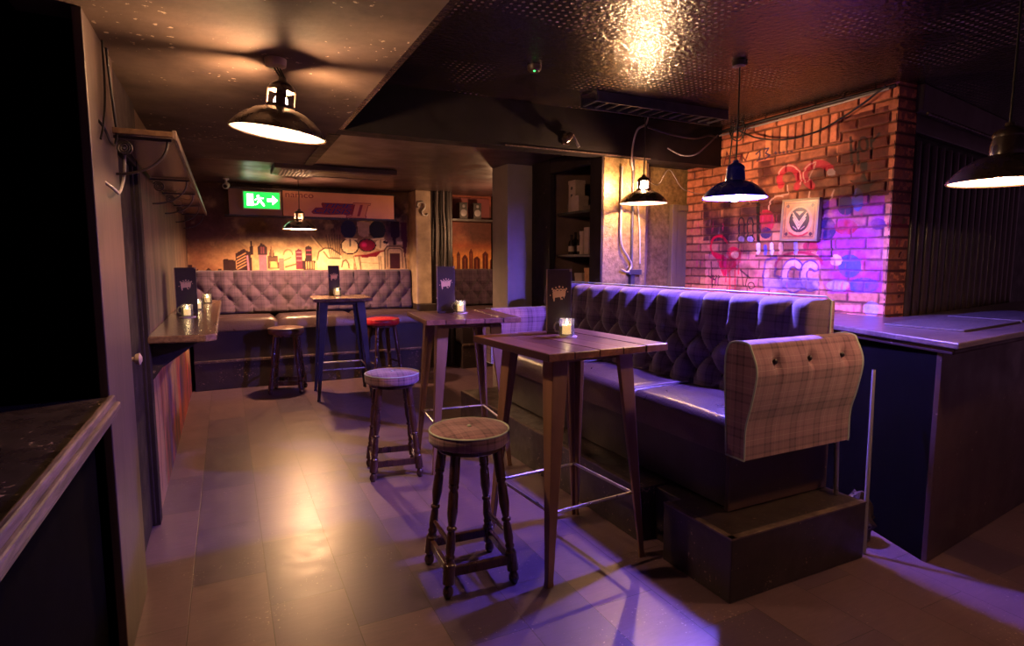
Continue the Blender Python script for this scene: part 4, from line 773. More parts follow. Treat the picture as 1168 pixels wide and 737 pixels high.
def tufted_object(name, parent, mat, P0, ud, vd, nd, L, H, th, **k):
    U, V, D, spots = tufted(L, H, th, **k)
    P0, ud, vd, nd = (np.array(x, float) for x in (P0, ud, vd, nd))
    P = P0 + U[..., None]*ud + V[..., None]*vd + D[..., None]*nd
    nv, nu = U.shape; vs = [tuple(p) for p in P.reshape(-1, 3)]; uv = list(zip(U.reshape(-1), V.reshape(-1)))
    fs = []; us = []
    for j in range(nv-1):
        for i in range(nu-1):
            f = (j*nu+i, j*nu+i+1, (j+1)*nu+i+1, (j+1)*nu+i); fs.append(f); us.append([uv[t] for t in f])
    bd = list(range(nu)) + [t*nu+nu-1 for t in range(1, nv)] + [(nv-1)*nu+t for t in range(nu-2, -1, -1)] + [t*nu for t in range(nv-2, 0, -1)]
    o = len(vs); n = len(bd)
    for t in bd:
        j, i = divmod(t, nu); vs.append(tuple(P0 + U[j,i]*ud + V[j,i]*vd - th*nd))
        uv.append((U[j,i]+(th if i == nu-1 else (-th if i == 0 else 0)), V[j,i]+(th if j == nv-1 else (-th if j == 0 else 0))))
    for t in range(n):
        f = (bd[t], o+t, o+(t+1) % n, bd[(t+1) % n]); fs.append(f); us.append([uv[x] for x in f])
    f = tuple(o+t for t in range(n)); fs.append(f); us.append([uv[x] for x in f])
    ob = O(name, MB().add(vs, fs, us), mat, parent, smooth=60)
    return ob, [P0 + u*ud + v*vd + 0.004*nd for u, v in spots]
def buttons(parent, spots, nd, r=0.013, mat=None):
    b0 = MB().ball((0,0,0), r, 10, 6, 0.7); q = Vector(nd).to_track_quat('Z','Y').to_euler()
    first = None
    for s in spots:
        if first is None: first = O('button', b0, mat or M['button'], parent, loc=tuple(s), rot=q)
        else:
            c = first.copy(); COL.objects.link(c); c.location = tuple(s)
def cushion(L, W, H, crown=0.02, r=0.04, n=10):
    """rounded seat pad, base centred on origin edge: x 0..W, y 0..L, z 0..H"""
    rs = []
    m = MB()
    nx, ny = 18, max(18, int(L/0.06))
    xs = np.linspace(0, W, nx); ys = np.linspace(0, L, ny)
    def prof(t, T):
        e = min(t, T-t); return math.sqrt(max(0, 1-(1-min(e/r, 1))**2))
    vs = []; fs = []
    for y in ys:
        for x in xs: vs.append((x, y, H - r*(1-prof(x, W)) - r*(1-prof(y, L)) + crown*math.sin(PI*x/W)*math.sin(PI*y/L)))
    for j in range(ny-1):
        for i in range(nx-1): fs.append((j*nx+i, j*nx+i+1, (j+1)*nx+i+1, (j+1)*nx+i))
    bd = list(range(nx)) + [t*nx+nx-1 for t in range(1, ny)] + [(ny-1)*nx+t for t in range(nx-2, -1, -1)] + [t*nx for t in range(ny-2, 0, -1)]
    o = len(vs); n = len(bd)
    for t in bd: vs.append((vs[t][0], vs[t][1], 0))
    for t in range(n): fs.append((bd[t], o+t, o+(t+1) % n, bd[(t+1) % n]))
    fs.append(tuple(o+t for t in range(n)))
    return m.add(vs, fs)

# ---- the long bench
BX, BY = 2.12, 1.98
bench = T('upholstered_bench', 'long deep-buttoned tartan bench with rolled arm on black platform', 'bench', (BX, BY, 0.306))
def lb(p): return (p[0]-BX, p[1]-BY, p[2]-0.30)
by1 = 4.74
bk, sp = tufted_object('backrest', bench, M['plaid_dark'], lb((2.64, by1, 0.72)), (0,-1,0), (0.06/0.6,0,0.995), (-0.995,0,0.1), by1-1.97, 0.61, 0.09, a=0.215, b=0.118, rows=3, v0=0.11, off=0.05, depth=0.062, top_roll=0.06)
buttons(bk, sp, (-1,0,0.1))
O('back_board', MB().bar(lb((2.815,1.972,0.62)), lb((2.815,by1,0.62)), 0.035, 0.05).box(2.795-BX, 2.835-BX, 1.972-BY, by1-BY, 0.32, 1.015), M['plaid'], bench, smooth=0, bevel=0.012)
O('piping', MB().tube([lb((2.79,1.966,z)) for z in (0.75,1.0,1.2,1.31)] + [lb((2.775,1.985,1.332)), lb((2.775,4.70,1.332))], 0.005, 6), M['piping'], bk)
ys = [2.005, 2.79, 3.70, 4.56]
for i in range(3):
    cu = O('seat_cushion', cushion(ys[i+1]-ys[i]-0.006, 0.58, 0.17), M['leather'], bench, loc=(2.135-BX, ys[i]-BY, 0.58-0.30), smooth=60)
    if i < 2: O('piping', MB().tube([(0.02,0,0.150),(0.06,0,0.172),(0.3,0,0.178),(0.55,0,0.172)], 0.006, 6), M['piping_dark'] if i else surf('leather_piping', (0.16,0.12,0.14), (0.22,0.17,0.2), rough=(0.3,0.4)), cu, loc=(0, ys[i+1]-ys[i]-0.003, 0))
O('base', MB().box(2.165-BX, 2.79-BX, 2.01-BY, 4.72-BY, 0.0, 0.285), M['leather_dark'], bench, smooth=0, bevel=0.008)
O('end_panel', MB().box(2.14-BX, 2.86-BX, 1.985-BY, 2.01-BY, 0.0, 0.33), M['counter_side'], bench, smooth=0, bevel=0.004)
# rolled arm: outline in y-z swept along x, three buttons on its outer face
def arm(x0, x1, inner, outer, flip, name='arm', nbut=3):
    path = outer[::-1] + inner          # bottom outer -> up -> over -> down inner
    P = [Vector((0, y, z)) for y, z in path]
    fine = []
    for i in range(len(P)-1):
        p0 = P[max(i-1,0)]; p1 = P[i]; p2 = P[i+1]; p3 = P[min(i+2,len(P)-1)]
        for t in [k/6 for k in range(6)]:
            fine.append(0.5*((2*p1)+(p2-p0)*t+(2*p0-5*p1+4*p2-p3)*t*t+(3*p1-p0-3*p2+p3)*t*t*t))
    fine.append(P[-1])
    nx = 60; xs = [x0+(x1-x0)*i/nx for i in range(nx+1)]
    spots = [(x0+(x1-x0)*f, 1.055) for f in ((0.2,0.52,0.84) if nbut == 3 else ())]
    n = len(fine); arc = [0]
    for i in range(1, n): arc.append(arc[-1]+(fine[i]-fine[i-1]).length)
    rings = []; half = len(outer)*6-3
    for x in xs:
        r = []
        for i, p in enumerate(fine):
            d = 0.0
            if i < half:
                for sx, sz in spots:
                    rr = math.hypot((x-sx), (p.z-sz)); d += 0.034*math.exp(-(rr/0.032)**2)
                    if p.z < sz: d += 0.008*math.exp(-((x-sx)/0.014)**2)*math.exp(-(sz-p.z)/0.09)
            r.append(Vector((x, p.y + d*flip, p.z)))
        rings.append(r)
    vs = [lb(p) for r in rings for p in r]; fs = []; us = []
    for a in range(nx):
        for i in range(n):
            j = (i+1) % n; f = (a*n+i, a*n+j, (a+1)*n+j, (a+1)*n+i); fs.append(f)
            au = lambda k: arc[k]
            us.append([(xs[a],au(i)),(xs[a],au(j) if j else arc[-1]+0.1),(xs[a+1],au(j) if j else arc[-1]+0.1),(xs[a+1],au(i))])
    for a in (0, nx):
        f = tuple(a*n+i for i in range(n)); fs.append(f); us.append([(rings[a][i].y, rings[a][i].z) for i in range(n)])
    ob = O(name, MB().add(vs, fs, us), M['plaid'], bench, smooth=50)
    if spots: buttons(ob, [lb((sx, outer[2][0]+0.030*flip, sz)) for sx, sz in spots], (0,-flip,0), 0.014)
    for x in (x0, x1):
        O('piping', MB().tube([lb((x, p.y, p.z)) for p in fine], 0.005, 6, closed=True), M['piping'], ob)
    return ob
arm(2.10, 2.84, [(1.95,1.145),(1.99,1.11),(2.00,1.0),(1.985,0.8),(1.975,0.60)], [(1.875,1.145),(1.85,1.115),(1.815,1.02),(1.835,0.88),(1.865,0.75),(1.865,0.60)], 1)
arm(2.06, 2.62, [(4.72,1.10),(4.75,1.08),(4.76,0.98),(4.74,0.8),(4.74,0.62)], [(4.62,1.10),(4.59,1.07),(4.575,0.98),(4.60,0.86),(4.62,0.75),(4.62,0.62)], 1, nbut=0)
O('leg', MB().along(lb((2.82,1.90,0.30)), lb((2.80,1.90,0.62)), [(0,0.012),(1,0.012)], 10), M['steel'], bench)

# ---- bench against the back wall, in two lengths
def back_bench(x0, x1, label, first):
    b = T('wall_banquette', label, 'bench', ((x0+x1)/2, 7.70, 0.0), group=None)
    cx = (x0+x1)/2; f = lambda x, y, z: (x-cx, y-7.70, z)
    bk, sp = tufted_object('backrest', b, M['plaid_dark'], f(x0, 8.17, 0.86), (1,0,0), (0,0.1,0.995), (0,-0.995,0.1), x1-x0, 0.55, 0.06, a=0.215, b=0.125, rows=3, v0=0.12, off=0.03, res=0.014, depth=0.06)
    buttons(bk, sp, (0,-1,0.1), 0.012)
    n = max(1, round((x1-x0)/0.85)); w = (x1-x0)/n
    for i in range(n):
        cm = cushion(w-0.006, 0.55, 0.15); cm.xf(Matrix.Rotation(R(-90), 4, 'Z'))
        O('seat_cushion', cm, M['leather'], b, loc=f(x0+i*w+0.003, 8.15, 0.70), smooth=60)
    O('base', MB().box(x0-cx, x1-cx, -0.05, 0.45, 0.34, 0.70), M['leather_dark'], b, smooth=0, bevel=0.008)
    O('plinth', MB().box(x0-cx, x1-cx, -0.06, 0.5, 0.0, 0.33), M['black_worn'], b, smooth=0, bevel=0.005)
    O('foot_rail', MB().box(x0-cx, x1-cx, -0.075, -0.05, 0.325, 0.355), M['trim_wood'], b, smooth=0, bevel=0.004)
back_bench(-0.38, 2.385, 'long buttoned purple bench along the muralled back wall', True)
back_bench(2.96, 3.69, 'short buttoned bench beyond the dark pier under the second skyline', False)

# ---- bar stools
def turned_profile():
    return [(0,0.024),(0.20,0.025),(0.205,0.021),(0.225,0.025),(0.245,0.018),(0.27,0.023),(0.40,0.025),(0.47,0.019),(0.50,0.016),(0.51,0.023),(0.525,0.023),(0.535,0.016),(0.56,0.019),(0.66,0.023),(0.70,0.018),(0.71,0.023),(0.725,0.023),(0.735,0.019),
            (0.76,0.024),(0.765,0.028),(0.90,0.028),(0.905,0.02),(0.915,0.016),(0.94,0.024),(0.97,0.025),(0.99,0.018),(1.0,0.015)]
def make_stool(name, label, mat, pipe, loc, rz, sc_=1.0, group=None):
    t = T(name, label, 'stool', loc, rz, group)
    H = 0.74
    def pad(r, h, z):
        pr = [(0.01,z),(r-0.012,z),(r,z+0.012),(r,z+h-0.02),(r-0.008,z+h-0.006),(r-0.03,z+h+0.002),(r*0.6,z+h+0.010),(r*0.25,z+h+0.009),(0.012,z+h+0.002)]
        return MB().lathe(pr, n=48)
    seat = O('seat', pad(0.192,0.072,H-0.078), mat, t, smooth=45)
    O('piping', MB().tube([(0.189*math.cos(2*PI*k/48),0.189*math.sin(2*PI*k/48),H-0.014) for k in range(48)], 0.0045, 6, closed=True), pipe, seat)
    O('button', MB().ball((0,0,H-0.001), 0.011, 10, 6, 0.6), pipe, seat)
    O('seat_frame', MB().lathe([(0.01,H-0.105),(0.155,H-0.105),(0.16,H-0.10),(0.16,H-0.079),(0.01,H-0.079)], n=40), M['stool'], t, smooth=40)
    a, bq = 0.102, 0.165
    for sx in (-1,1):
        for sy in (-1,1):
            O('leg', MB().along((sx*a,sy*a,H-0.10), (sx*bq,sy*bq,0.0), turned_profile(), 14), M['stool'], t, smooth=50)
    zb = 0.115; k = a+(bq-a)*(1-zb/(H-0.10))
    for s in (-1,1):
        O('stretcher', MB().box(-k,k,s*k-0.012,s*k+0.012,zb-0.022,zb+0.022), M['stool'], t, smooth=0, bevel=0.004)
        O('stretcher', MB().box(s*k-0.012,s*k+0.012,-k,k,zb-0.022,zb+0.022), M['stool'], t, smooth=0, bevel=0.004)
        z2 = 0.235; k2 = a+(bq-a)*(1-z2/(H-0.10))
        O('stretcher', MB().along((s*k2,-k2,z2),(s*k2,k2,z2), [(0,0.009),(0.5,0.012),(1,0.009)], 10), M['stool'], t)
    if sc_ != 1.0: t.scale = (sc_,)*3
    return t
make_stool('bar_stool', 'nearest round tartan-topped bar stool with dark turned legs', M['plaid'], M['piping'], (1.01,2.53,0), R(-3))
make_stool('bar_stool', 'tartan-topped bar stool further back, near the middle table', M['plaid'], M['piping'], (1.035,4.07,0), R(-8))
make_stool('bar_stool', 'brown leather bar stool in front of the long back wall bench', M['brown_leather'], M['piping_dark'], (0.60,7.22,0), R(-14), 1.03)
make_stool('bar_stool', 'red leather topped bar stool by the back wall bench', M['red_leather'], M['red_leather'], (1.74,7.28,0), R(10), 1.10)

# ---- tall square tables
def make_table(label, loc, rz, w, d, legmat, topmat):
    t = T('bar_table', label, 'table', loc, rz)
    H = 1.12; th = 0.036
    tp = None
    pm = MB(); nb = 5; wb = w/nb
    for i in range(nb): pm.box(-w/2+i*wb+(0.0012 if i else 0), -w/2+(i+1)*wb-(0.0012 if i < nb-1 else 0), -d/2-(0.004 if i == nb-1 else 0), d/2, H-th, H-0.0012*(i % 2))
    pm.box(-w/2+0.02,w/2-0.02,-d/2+0.02,d/2-0.02,H-th-0.004,H-th+0.01)
    O('tabletop', pm, topmat, t, smooth=0, bevel=0.004)
    O('apron', MB().box(-0.20,0.20,-0.20,0.20,H-th-0.045,H-th), legmat, t, smooth=0, bevel=0.005)
    a, bq = 0.195, 0.285
    for sx in (-1,1):
        for sy in (-1,1):
            top = Vector((sx*a,sy*a,H-th-0.005)); bot = Vector((sx*bq,sy*bq,0.0))
            def sect(c, q, e):   # folded sheet leg: two faces meeting at the outer corner
                i = -1
                return [c+Vector((sx*q/2,sy*q/2,0)), c+Vector((-sx*q/2,sy*q/2,0)), c+Vector((-sx*q/2,sy*(q/2-e),0)), c+Vector((sx*(q/2-e),sy*(q/2-e),0)), c+Vector((sx*(q/2-e),-sy*q/2,0)), c+Vector((sx*q/2,-sy*q/2,0))]
            rs = [sect(top,0.088,0.03), sect(top.lerp(bot,0.15),0.082,0.026), sect(top.lerp(bot,0.6),0.052,0.016), sect(top.lerp(bot,0.97),0.032,0.012), sect(bot,0.036,0.014)]
            O('leg', MB().rings(rs), legmat, t, smooth=25, bevel=0.003)
    z = 0.335; k = a+(bq-a)*(1-z/(H-th))-0.008
    P = [(-k,-k,z),(k,-k,z),(k,k,z),(-k,k,z)]
    for i in range(4): O('footrest', MB().along(P[i], P[(i+1)%4], [(0,0.0085),(1,0.0085)], 10), M['steel'], t)
    return t
make_table('nearest tall square bar table with red-brown plank top', (1.56,2.56,0), R(4), 0.70, 0.74, M['leg'], M['table'])
make_table('middle tall bar table beside the far arm of the long bench', (1.59,4.13,0), R(-6), 0.69, 0.75, M['leg'], M['table'])
make_table('far dark-legged bar table in front of the back wall bench', (1.15,6.78,0), R(-4), 0.62, 0.66, M['gunmetal'], M['ledge'])

# ---- candles in glass mugs, on coasters
def make_mug(label, loc, rz=0, coaster=None, h=0.092):
    t = T('candle_mug', label, 'candle', loc, rz)
    r = 0.041
    O('glass', MB().lathe([(0.034,0),(r,0.006),(r,0.03),(r-0.001,h*0.6),(r,h),(r-0.004,h),(r-0.005,h*0.6),(r-0.005,0.012),(0.002,0.010)], n=32, cap=True), M['glass'], t, smooth=40)
    O('candle', MB().lathe([(0.004,0.012),(0.034,0.012),(0.0355,0.016),(0.0355,0.056),(0.032,0.060),(0.008,0.057)], n=24), M['wax'], t, smooth=40)
    O('flame', MB().lathe([(0.001,0.0),(0.006,0.006),(0.0065,0.012),(0.004,0.022),(0.0008,0.032)], (0,0,0.056), n=12), M['flame'], t, smooth=60)
    hd = [(-r+0.002,0,0.072),(-r-0.014,0,0.074),(-r-0.024,0,0.062),(-r-0.026,0,0.044),(-r-0.018,0,0.026),(-r+0.001,0,0.022)]
    O('handle', MB().tube(hd, 0.0055, 8), M['glass'], t, smooth=60)
def make_coaster(label, loc): tag(O('coaster', MB().lathe([(0.001,0),(0.056,0),(0.057,0.001),(0.057,0.004),(0.056,0.005),(0.001,0.005)], n=32), M['coaster'], loc=loc), label, 'coaster')
ZT = 1.12
make_coaster('round pale coaster under the candle mug on the nearest table', (1.615,2.64,ZT))
make_mug('glass mug candle with handle glowing on the nearest table', (1.615,2.64,ZT+0.005), R(-20))
make_coaster('round pale coaster under the candle mug on the middle table', (1.62,4.22,ZT))
make_mug('glass mug candle glowing on the middle table beside the long bench', (1.62,4.22,ZT+0.005), R(-20))
make_mug('glass mug candle on the far dark-legged table by the back bench', (1.15,6.95,ZT), R(40))
ZS = 1.10
make_coaster('round pale coaster under the nearest candle on the wall ledge', (-0.275,5.0,ZS))
make_mug('nearest of the glass mug candles on the left wall ledge', (-0.275,5.0,ZS+0.005), R(-20))
make_mug('middle one of the three candle mugs on the left wall ledge', (-0.23,5.75,ZS), R(60))
make_mug('farthest candle mug at the end of the left wall ledge', (-0.18,6.6,ZS), R(80))

# ---- tall menu stands with a gold crown splash
def crown():
    m = MB(); d = 0.002
    def flat(pts): m.extrude([(x, 0, z) for x, z in pts], (0,-d,0))
    def arcband(cx, cz, r0, r1, a0, a1, n=8):
        for k in range(n):
            a = R(a0+(a1-a0)*k/n); b = R(a0+(a1-a0)*(k+1)/n)
            flat([(cx+r0*math.cos(a), cz+r0*math.sin(a)), (cx+r1*math.cos(a), cz+r1*math.sin(a)), (cx+r1*math.cos(b), cz+r1*math.sin(b)), (cx+r0*math.cos(b), cz+r0*math.sin(b))])
    flat([(-0.031,-0.024),(0.030,-0.016),(0.033,0.002),(-0.033,-0.004)])                      # band
    for cx, cz in ((-0.024,0.004),(-0.008,0.007),(0.009,0.008),(0.025,0.007)): arcband(cx, cz, 0.0045, 0.0105, 0, 180)
    for cx, cz, r in ((-0.034,0.016,0.0045),(-0.016,0.022,0.004),(0.001,0.026,0.005),(0.018,0.024,0.004),(0.036,0.017,0.0045),(-0.044,-0.012,0.003),(0.014,-0.028,0.0035),(0.043,0.004,0.0025)): arcband(cx, cz, 0.0003, r, 0, 360, 10)
    flat([(-0.031,-0.022),(-0.021,-0.021),(-0.022,-0.036),(-0.026,-0.040),(-0.029,-0.032)]); flat([(0.004,-0.019),(0.011,-0.018),(0.008,-0.033)]); flat([(0.021,-0.017),(0.028,-0.016),(0.025,-0.027)])
    flat([(-0.033,-0.006),(0.033,0.0),(0.031,0.010),(-0.031,0.006)])
    return m
CROWN = crown()
def make_menu(label, loc, rz, w=0.135, h=0.355):
    t = T('menu_stand', label, 'menu', loc, rz)
    O('card', MB().box(-w/2,w/2,-0.009,0.009,0.012,h), M['menu'], t, smooth=0, bevel=0.002)
    O('edge_strip', MB().box(-w/2-0.003,-w/2+0.003,-0.010,0.010,0.012,h).box(w/2-0.012,w/2+0.002,-0.011,0.011,h-0.012,h+0.002), M['menu_edge'], t, smooth=0)
    O('foot', MB().box(-w/2,w/2,-0.03,0.03,0.0,0.014), M['menu'], t, smooth=0, bevel=0.002)
    cr = O('crown_mark', CROWN, M['gold_ink'], t, smooth=0, loc=(0.0,-0.0088,h*0.64)); cr.scale = (1.1,1,1.25); cr['label'] = 'splashed gold crown emblem'
    return t
make_menu('tall dark menu with gold crown behind the nearest table candle', (1.655,2.79,ZT), R(-28))
make_menu('tall dark menu with crown standing on the middle table', (1.535,4.31,ZT), R(-20), 0.135, 0.36)
make_menu('tall dark menu with crown on the far table by the back bench', (1.13,7.04,ZT), R(-8), 0.125, 0.35)
make_menu('tall dark menu with crown on the left wall ledge', (-0.29,5.32,ZS), R(-2), 0.15, 0.37)

# ---- ledge and upper shelf on the left wall
lg = T('wall_ledge', 'dark wooden drinking ledge along the left wall', 'ledge', (-0.42,3.80,0))
o = Vector((-0.42,3.80,0))
ml = MB().prism([(0.004,0.0),(0.30,-0.04),(0.355,0.01),(0.36,3.25),(0.30,3.32),(0.004,3.32)], 1.058, 1.10)
O('board', ml, M['ledge'], lg, smooth=0, bevel=0.008)
for y in (0.12, 1.5, 2.9):
    O('bracket', MB().extrude([(0.004,y,1.057),(0.26,y,1.057),(0.24,y,1.03),(0.06,y,0.90),(0.004,y,0.82)], (0,0.03,0)), M['black_worn'], lg, smooth=0)
us = T('upper_shelf', 'plank shelf high on the left wall with scrolled brackets', 'shelf', (-0.42,2.95,2.05))
O('board', MB().box(0.02,0.245,0.0,4.65,-0.002,0.022), M['ledge'], us, smooth=0, bevel=0.003)
O('edge_strip', MB().box(0.240,0.256,0.0,4.65,-0.012,0.028), M['trim_wood'], us, smooth=0, bevel=0.002)
for y in (0.03, 1.45, 2.3, 3.4, 4.55):
    bkt = O('bracket', MB().bar((0.015,y,-0.18),(0.015,y,-0.002),0.014,0.014).bar((0.012,y,-0.012),(0.235,y,-0.012),0.014,0.012).tube([(0.02+0.20*math.sin(R(a)), y, -0.165+0.15*(1-math.cos(R(a)))) for a in range(0,91,9)], 0.006, 6), M['black_worn'], us, smooth=50)
    O('scroll', MB().tube([(0.06+0.0030*k/4*math.cos(k*0.5), y, -0.055+0.0030*k/4*math.sin(k*0.5)) for k in range(6,44)], 0.004, 6), M['black_worn'], bkt, smooth=60)
# ---- counter of the hatch, near left
hc = T('hatch_counter', 'scratched black hatch counter with moulded edge at near left', 'counter', (-0.43,0.2,0.99))
O('worktop', MB().box(-0.85,0.035,-1.6,2.285,0.0,0.045), surf('scratched_black_top', (0.012,0.008,0.009), (0.03,0.02,0.02), scale=7, rough=(0.18,0.4), specks=(0.30,0.2,0.17), speck_scale=60, speck_amt=0.64), hc, smooth=0, bevel=0.004)
mo = MB()
for (x0,x1,z0,z1) in [(0.03,0.052,0.022,0.052),(0.046,0.066,-0.002,0.026),(0.03,0.055,-0.026,0.002)]: mo.box(x0,x1,-1.6,2.285,z0,z1)
O('moulding', mo, M['trim_wood'], hc, smooth=0, bevel=0.006)
tag(O('overhead_rail', MB().box(-0.95,-0.85,2.6,3.40,2.46,2.50).box(-0.93,-0.90,2.5,3.40,2.40,2.46).box(-1.12,-1.02,2.6,3.40,2.60,2.64), M['trim_wood'], smooth=0, bevel=0.004), 'dim wooden gantry rail above the dark hatch at upper left', 'rail')

# ---- bar counter on the right
ct = T('bar_counter', 'dark bar counter in front of the brick wall and black battens', 'counter', (3.12,1.62,0))
C0 = Vector((3.12,1.62,0))
def lc(pts): return [(x-C0.x, y-C0.y) for x, y in pts]
top = [(3.05,1.50),(6.9,2.00),(6.9,2.90),(4.30,2.42),(4.03,2.42),(4.03,3.4),(3.50,3.4),(3.30,2.35)]
O('worktop', MB().prism(lc(top), 1.108, 1.14), M['counter'], ct, smooth=0, bevel=0.006)
top2 = [(3.075,1.53),(6.9,2.03),(6.9,2.90),(4.30,2.42),(4.03,2.42),(4.03,3.4),(3.52,3.4),(3.32,2.36)]
O('moulding', MB().prism(lc(top2), 1.075, 1.108), M['counter_side'], ct, smooth=0, bevel=0.012)
base = [(3.12,1.625),(4.6,1.81),(4.6,2.2),(3.42,2.5)]
O('carcass', MB().prism(lc(base), 0.0, 1.075), M['matt_black'], ct, smooth=0)  # left side far blacker than the front board: shade put into its colour
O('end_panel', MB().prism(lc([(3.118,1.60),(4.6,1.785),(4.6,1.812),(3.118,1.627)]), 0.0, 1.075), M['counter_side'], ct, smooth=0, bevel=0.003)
base2 = [(4.6,2.05),(6.9,2.35),(6.9,2.88),(4.4,2.42),(4.02,2.42),(4.02,3.38),(3.55,3.38),(3.44,2.52),(4.6,2.25)]
O('carcass', MB().prism(lc(base2), 0.0, 1.075), M['black'], ct, smooth=0)
a = math.atan2(0.5, 3.85)
def bar_mat(label, x, y, w, d):
    m = MB().box(-w/2,w/2,-d/2,d/2,0,0.012)
    tag(O('bar_mat', m, M['mat'], loc=(x,y,1.14), rot=(0,0,a), smooth=0, bevel=0.003), label, 'mat')
bar_mat('flat dark bar mat at the near end of the right counter', 3.95, 1.98, 0.85, 0.40)
bar_mat('flat dark bar mat further right along the counter', 4.86, 2.11, 0.85, 0.40)

# ---- leaning pole and crumpled sack behind the step
tag(O('leaning_pole', MB().along((2.925,1.80,0.002),(3.055,1.89,0.95), [(0,0.010),(0.02,0.012),(1,0.009)], 10), M['cable_grey'], smooth=50), 'thin grey pole leaning in the gap behind the bench arm', 'pole')
sk = MB(); r_ = random.Random(4); rs = []
for j in range(9):
    f = j/8; rr = 0.10*math.sin(PI*(0.12+0.80*f))**0.6*(1-0.45*f)
    rs.append([(3.06+(rr*(1+0.35*r_.uniform(-1,1)))*math.cos(2*PI*i/16), 1.93+(rr*(1+0.3*r_.uniform(-1,1)))*math.sin(2*PI*i/16), 0.26*f+(0.015*r_.uniform(-1,1) if 0 < j else 0)) for i in range(16)])
sk.rings(rs); tag(O('crumpled_sack', sk, M['bag'], smooth=25), 'crumpled dark sack on the floor beside the black step', 'sack')

# ================================================================== LAMPS
def pendant(name, label, rim, zc, bulb, shade_mat, rz=0, tilt=None, sc_=1.0, spots=False, vents=True, strut=0.26, low=None):
    t = T(name, label, 'pendant lamp', rim, 0, 'industrial dome pendants')
    Mx = Matrix.Scale(sc_, 4) @ Matrix.Rotation(rz, 4, 'Z')
    if tilt: Mx = Matrix.Rotation(tilt[0], 4, Vector(tilt[1])) @ Mx
    outp = [(0.196,0.0),(0.192,0.012),(0.172,0.036),(0.140,0.066),(0.105,0.088),(0.075,0.099),(0.060,0.104),(0.060,0.116)]
    inp = [(0.056,0.116),(0.056,0.101),(0.074,0.094),(0.103,0.083),(0.137,0.061),(0.169,0.031),(0.188,0.008),(0.192,0.0)]
    n = 48
    ring = lambda r, z: [(r*math.cos(2*PI*i/n), r*math.sin(2*PI*i/n), z) for i in range(n)]
    O('shade', MB().rings([ring(*p) for p in outp] + [ring(*inp[0])], cap=False).xf(Mx), shade_mat, t, smooth=50)
    O('lining', MB().rings([ring(*p) for p in inp], cap=False).xf(Mx), M['white_enamel'], t, smooth=50)
    O('rim', MB().tube([(0.194*math.cos(2*PI*i/n),0.194*math.sin(2*PI*i/n),0.0) for i in range(n)], 0.0045, 8, closed=True).xf(Mx), shade_mat, t)
    cg = MB(); vt = 0.174
    if vents:
        for k in range(4):
            a0 = PI/2*k-strut; a1 = PI/2*k+strut
            arc = [a0+(a1-a0)*i/5 for i in range(6)]
            cg.rings([[(0.060*math.cos(x),0.060*math.sin(x),z) for x in arc]+[(0.055*math.cos(x),0.055*math.sin(x),z) for x in reversed(arc)] for z in (0.112,vt+0.004)])
    else:
        cg.rings([ring(0.060,0.112), ring(0.058,0.14), ring(0.052,vt+0.004), ring(0.048,vt+0.004), ring(0.054,0.14), ring(0.056,0.112), ring(0.060,0.112)], cap=False)
    cg.lathe([(0.048,vt),(0.054,vt),(0.055,vt+0.010),(0.048,vt+0.024),(0.030,vt+0.036),(0.018,vt+0.042),(0.016,vt+0.056),(0.002,vt+0.058)], n=32)
    O('gallery', cg.xf(Mx), shade_mat, t, smooth=50)
    if low is None and not vents: low = 0.026
    if low is None: bp = [(0.002,0.102),(0.013,0.105),(0.023,0.114),(0.028,0.128),(0.026,0.143),(0.019,0.155),(0.013,0.164),(0.012,0.174)]
    else: bp = [(0.002,low-0.034),(0.018,low-0.029),(0.032,low-0.016),(0.037,low),(0.034,low+0.018),(0.024,low+0.034),(0.015,low+0.048),(0.013,0.10)]
    O('bulb', MB().lathe(bp, n=20).xf(Mx), bulb, t, smooth=60)
    if low is not None: O('socket', MB().lathe([(0.002,0.10),(0.018,0.10),(0.019,0.15),(0.012,vt+0.004),(0.002,vt+0.004)], n=16).xf(Mx), M['plastic'], t, smooth=40)
    top = Mx @ Vector((0,0,vt+0.056)); h = zc-rim[2]
    if spots:
        for s in (-1, 0, 1): O('cord', MB().tube([(top.x+0.010*s, top.y+0.006*s, top.z-0.002), (0.012*s, 0.010*s*s, h-0.02)], 0.0035, 6), M['cable'], t)
    else:
        O('cord', MB().tube([(top.x, top.y, top.z-0.002), (top.x*0.6+0.004, top.y*0.6, (top.z+h)/2), (0,0,h-0.015)], 0.005, 8), M['cable'], t)
    O('canopy', MB().lathe([(0.001,h-0.034),(0.030,h-0.034),(0.042,h-0.028),(0.045,h-0.004),(0.045,h),(0.001,h)], n=28), M['canopy'] if spots else M['plastic'] if zc < 2.6 else M['enamel'], t, smooth=40)
    return t
BW = bulb_mat('warm_bulb', (1.0,0.57,0.27), 2900.0)
BW2 = bulb_mat('warm_bulb_rear', WARM, 4600.0)
BW3 = bulb_mat('warm_bulb_pillar', WARM, 3800.0)
BW5 = bulb_mat('warm_bulb_counter', WARM, 720.0)
BB = bulb_mat('violet_bulb', (0.21,0.14,1.0), 8500.0)
fw = (math.sin(R(26)), math.cos(R(26)), 0)
pendant('pendant_lamp', 'large tilted black dome pendant over the walkway by the left wall', (0.23,2.75,2.065), ZL, BW, M['enamel'], R(-5), (R(7), fw), 1.0, True, strut=0.34)
pendant('pendant_lamp', 'small far black dome pendant in front of the mural and sign', (0.81,7.37,1.90), ZB, BW2, M['enamel'], R(-35), strut=0.24, low=0.040)
pendant('pendant_lamp', 'black dome pendant hanging in front of the gold pillar', (3.02,3.79,1.98), ZH, BW3, M['enamel'], R(14), None, 0.97, strut=0.19)
